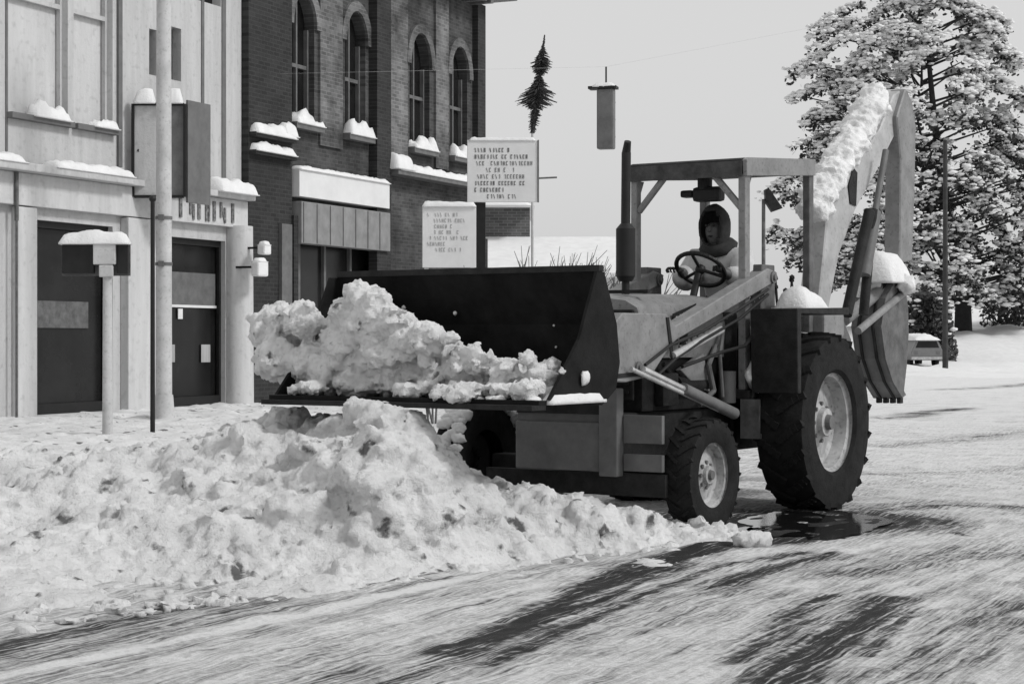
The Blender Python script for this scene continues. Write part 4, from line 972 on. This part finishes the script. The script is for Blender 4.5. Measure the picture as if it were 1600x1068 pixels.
# frame: x forward, y left, z up, origin at the seat
J = [((0, 0, .10), (.17, .15)), ((.05, 0, .28), (.15, .13)), ((.14, 0, .46), (.17, .13)), ((.20, 0, .58), (.12, .10)), ((.24, 0, .66), .065), ((.28, -.01, .76), (.085, .095)), ((.30, -.01, .86), .075),
     ((.19, .20, .55), .078), ((.32, .27, .36), .062), ((.50, .20, .42), .048), ((.555, .175, .44), .030),
     ((.19, -.20, .55), .078), ((.34, -.26, .36), .062), ((.52, -.18, .43), .048), ((.575, -.155, .45), .030),
     ((.08, .11, .07), .10), ((.44, .13, .06), .078), ((.50, .13, -.35), .055), ((.60, .14, -.42), .045),
     ((.08, -.11, .07), .10), ((.44, -.13, .06), .078), ((.50, -.13, -.35), .055), ((.60, -.14, -.42), .045)]
E = [(0, 1), (1, 2), (2, 3), (3, 4), (4, 5), (5, 6), (3, 7), (7, 8), (8, 9), (9, 10), (3, 11), (11, 12), (12, 13), (13, 14), (0, 15), (15, 16), (16, 17), (17, 18), (0, 19), (19, 20), (20, 21), (21, 22)]
skinned('body', J, E, M['shaded_skin'], P)
JJ = [(j[0], tuple(q + .018 for q in j[1]) if isinstance(j[1], tuple) else j[1] + .02) for j in J]
def sub(ids, name, m_, grow=0): 
    mp = {v: i for i, v in enumerate(ids)}; jj = [(JJ[i][0], tuple(q + grow for q in JJ[i][1]) if isinstance(JJ[i][1], tuple) else JJ[i][1] + grow) for i in ids]
    return skinned(name, jj, [(mp[a], mp[b]) for a, b in E if a in mp and b in mp], m_, P)
sub([0, 1, 2, 3, 7, 8, 9, 11, 12, 13], 'parka', M['cloth'], .028)
sub([0, 15, 16, 17, 19, 20, 21], 'trousers', M['trous'])
# hood: shell round the head open at the face, and a hanging collar
w = MB(); b = bmesh.new(); bmesh.ops.create_uvsphere(b, u_segments=28, v_segments=20, radius=1)
hc = Vector((.275, -.01, .80))
bmesh.ops.delete(b, geom=[v for v in b.verts if v.co.x > .70 and -.72 < v.co.z < .60], context='VERTS')
for v in b.verts:
    s_ = 1 + .06 * noise.noise(v.co * 3); z = v.co.z
    v.co = Vector((v.co.x * .145 * s_, v.co.y * .13 * s_, z * .185 * s_ + (.02 if z > 0 else 0))) + hc
w._add(b); hdm = w.build('hood', M['hood'], P, smooth=True)
md = hdm.modifiers.new('t', 'SOLIDIFY'); md.thickness = .018
w = MB(); w.lathe([(.10, -.05), (.15, -.03), (.165, .02), (.13, .06), (.10, .07)], (0, 0, 0), 28); b = w.bm
b.transform(Matrix.Translation((.22, 0, .64)) @ Matrix.Rotation(R(20), 4, 'Y') @ Matrix.Rotation(R(90), 4, 'X')); w.build('collar', M['hood'], P, smooth=True)
# face features
w = MB(); fx = .372
w.prism([(fx - .012, .825), (fx + .022, .775), (fx - .012, .77)], -.024, .004, .003); w.build('nose', M['shaded_skin'], P)
w = MB(); w.ball((fx - .010, .022, .825), .013, 2).ball((fx - .010, -.042, .825), .013, 2); w.build('eye', M['black'], P, smooth=True)
w = MB(); w.ball((fx - .012, -.01, .735), .02, 2, (.4, 1.3, .35)); w.build('mouth', M['black'], P, smooth=True)
# gloved hands closed on the rim
def hand(sgn):
    base = Vector((.555, sgn * .175, .44)) if sgn > 0 else Vector((.575, sgn * .155, .45)); tgt = Vector((.61 + .0, sgn * .19 - 0.0, .455))
    d = (tgt - base).normalized(); side = Vector((0, 1, 0)); upv = Vector((0, 0, 1))
    jj = [(base, .032), (base + d * .045, (.042, .022))]; ee = [(0, 1)]
    skinned('hand', [(tuple(a), r) for a, r in jj], ee, M['hood'], P, 2)
    for k in range(4):
        o_ = base + d * .06 + side * (k - 1.5) * .021; L = (.030, .036, .034, .026)[k]
        pts_ = [o_, o_ + d * L + upv * .012, o_ + d * (L + .022) - upv * .012, o_ + d * (L + .006) - upv * .034]
        skinned('finger', [(tuple(a), r) for a, r in zip(pts_, (.0105, .0105, .0095, .0085))], [(0, 1), (1, 2), (2, 3)], M['hood'], P, 1)
    o_ = base + d * .02 - side * sgn * .035
    skinned('thumb', [(tuple(a), r) for a, r in zip([o_, o_ + d * .025 - side * sgn * .012 - upv * .01, o_ + d * .055 - side * sgn * .004 - upv * .02], (.0125, .0115, .0095))], [(0, 1), (1, 2)], M['hood'], P, 1)
hand(1); hand(-1)
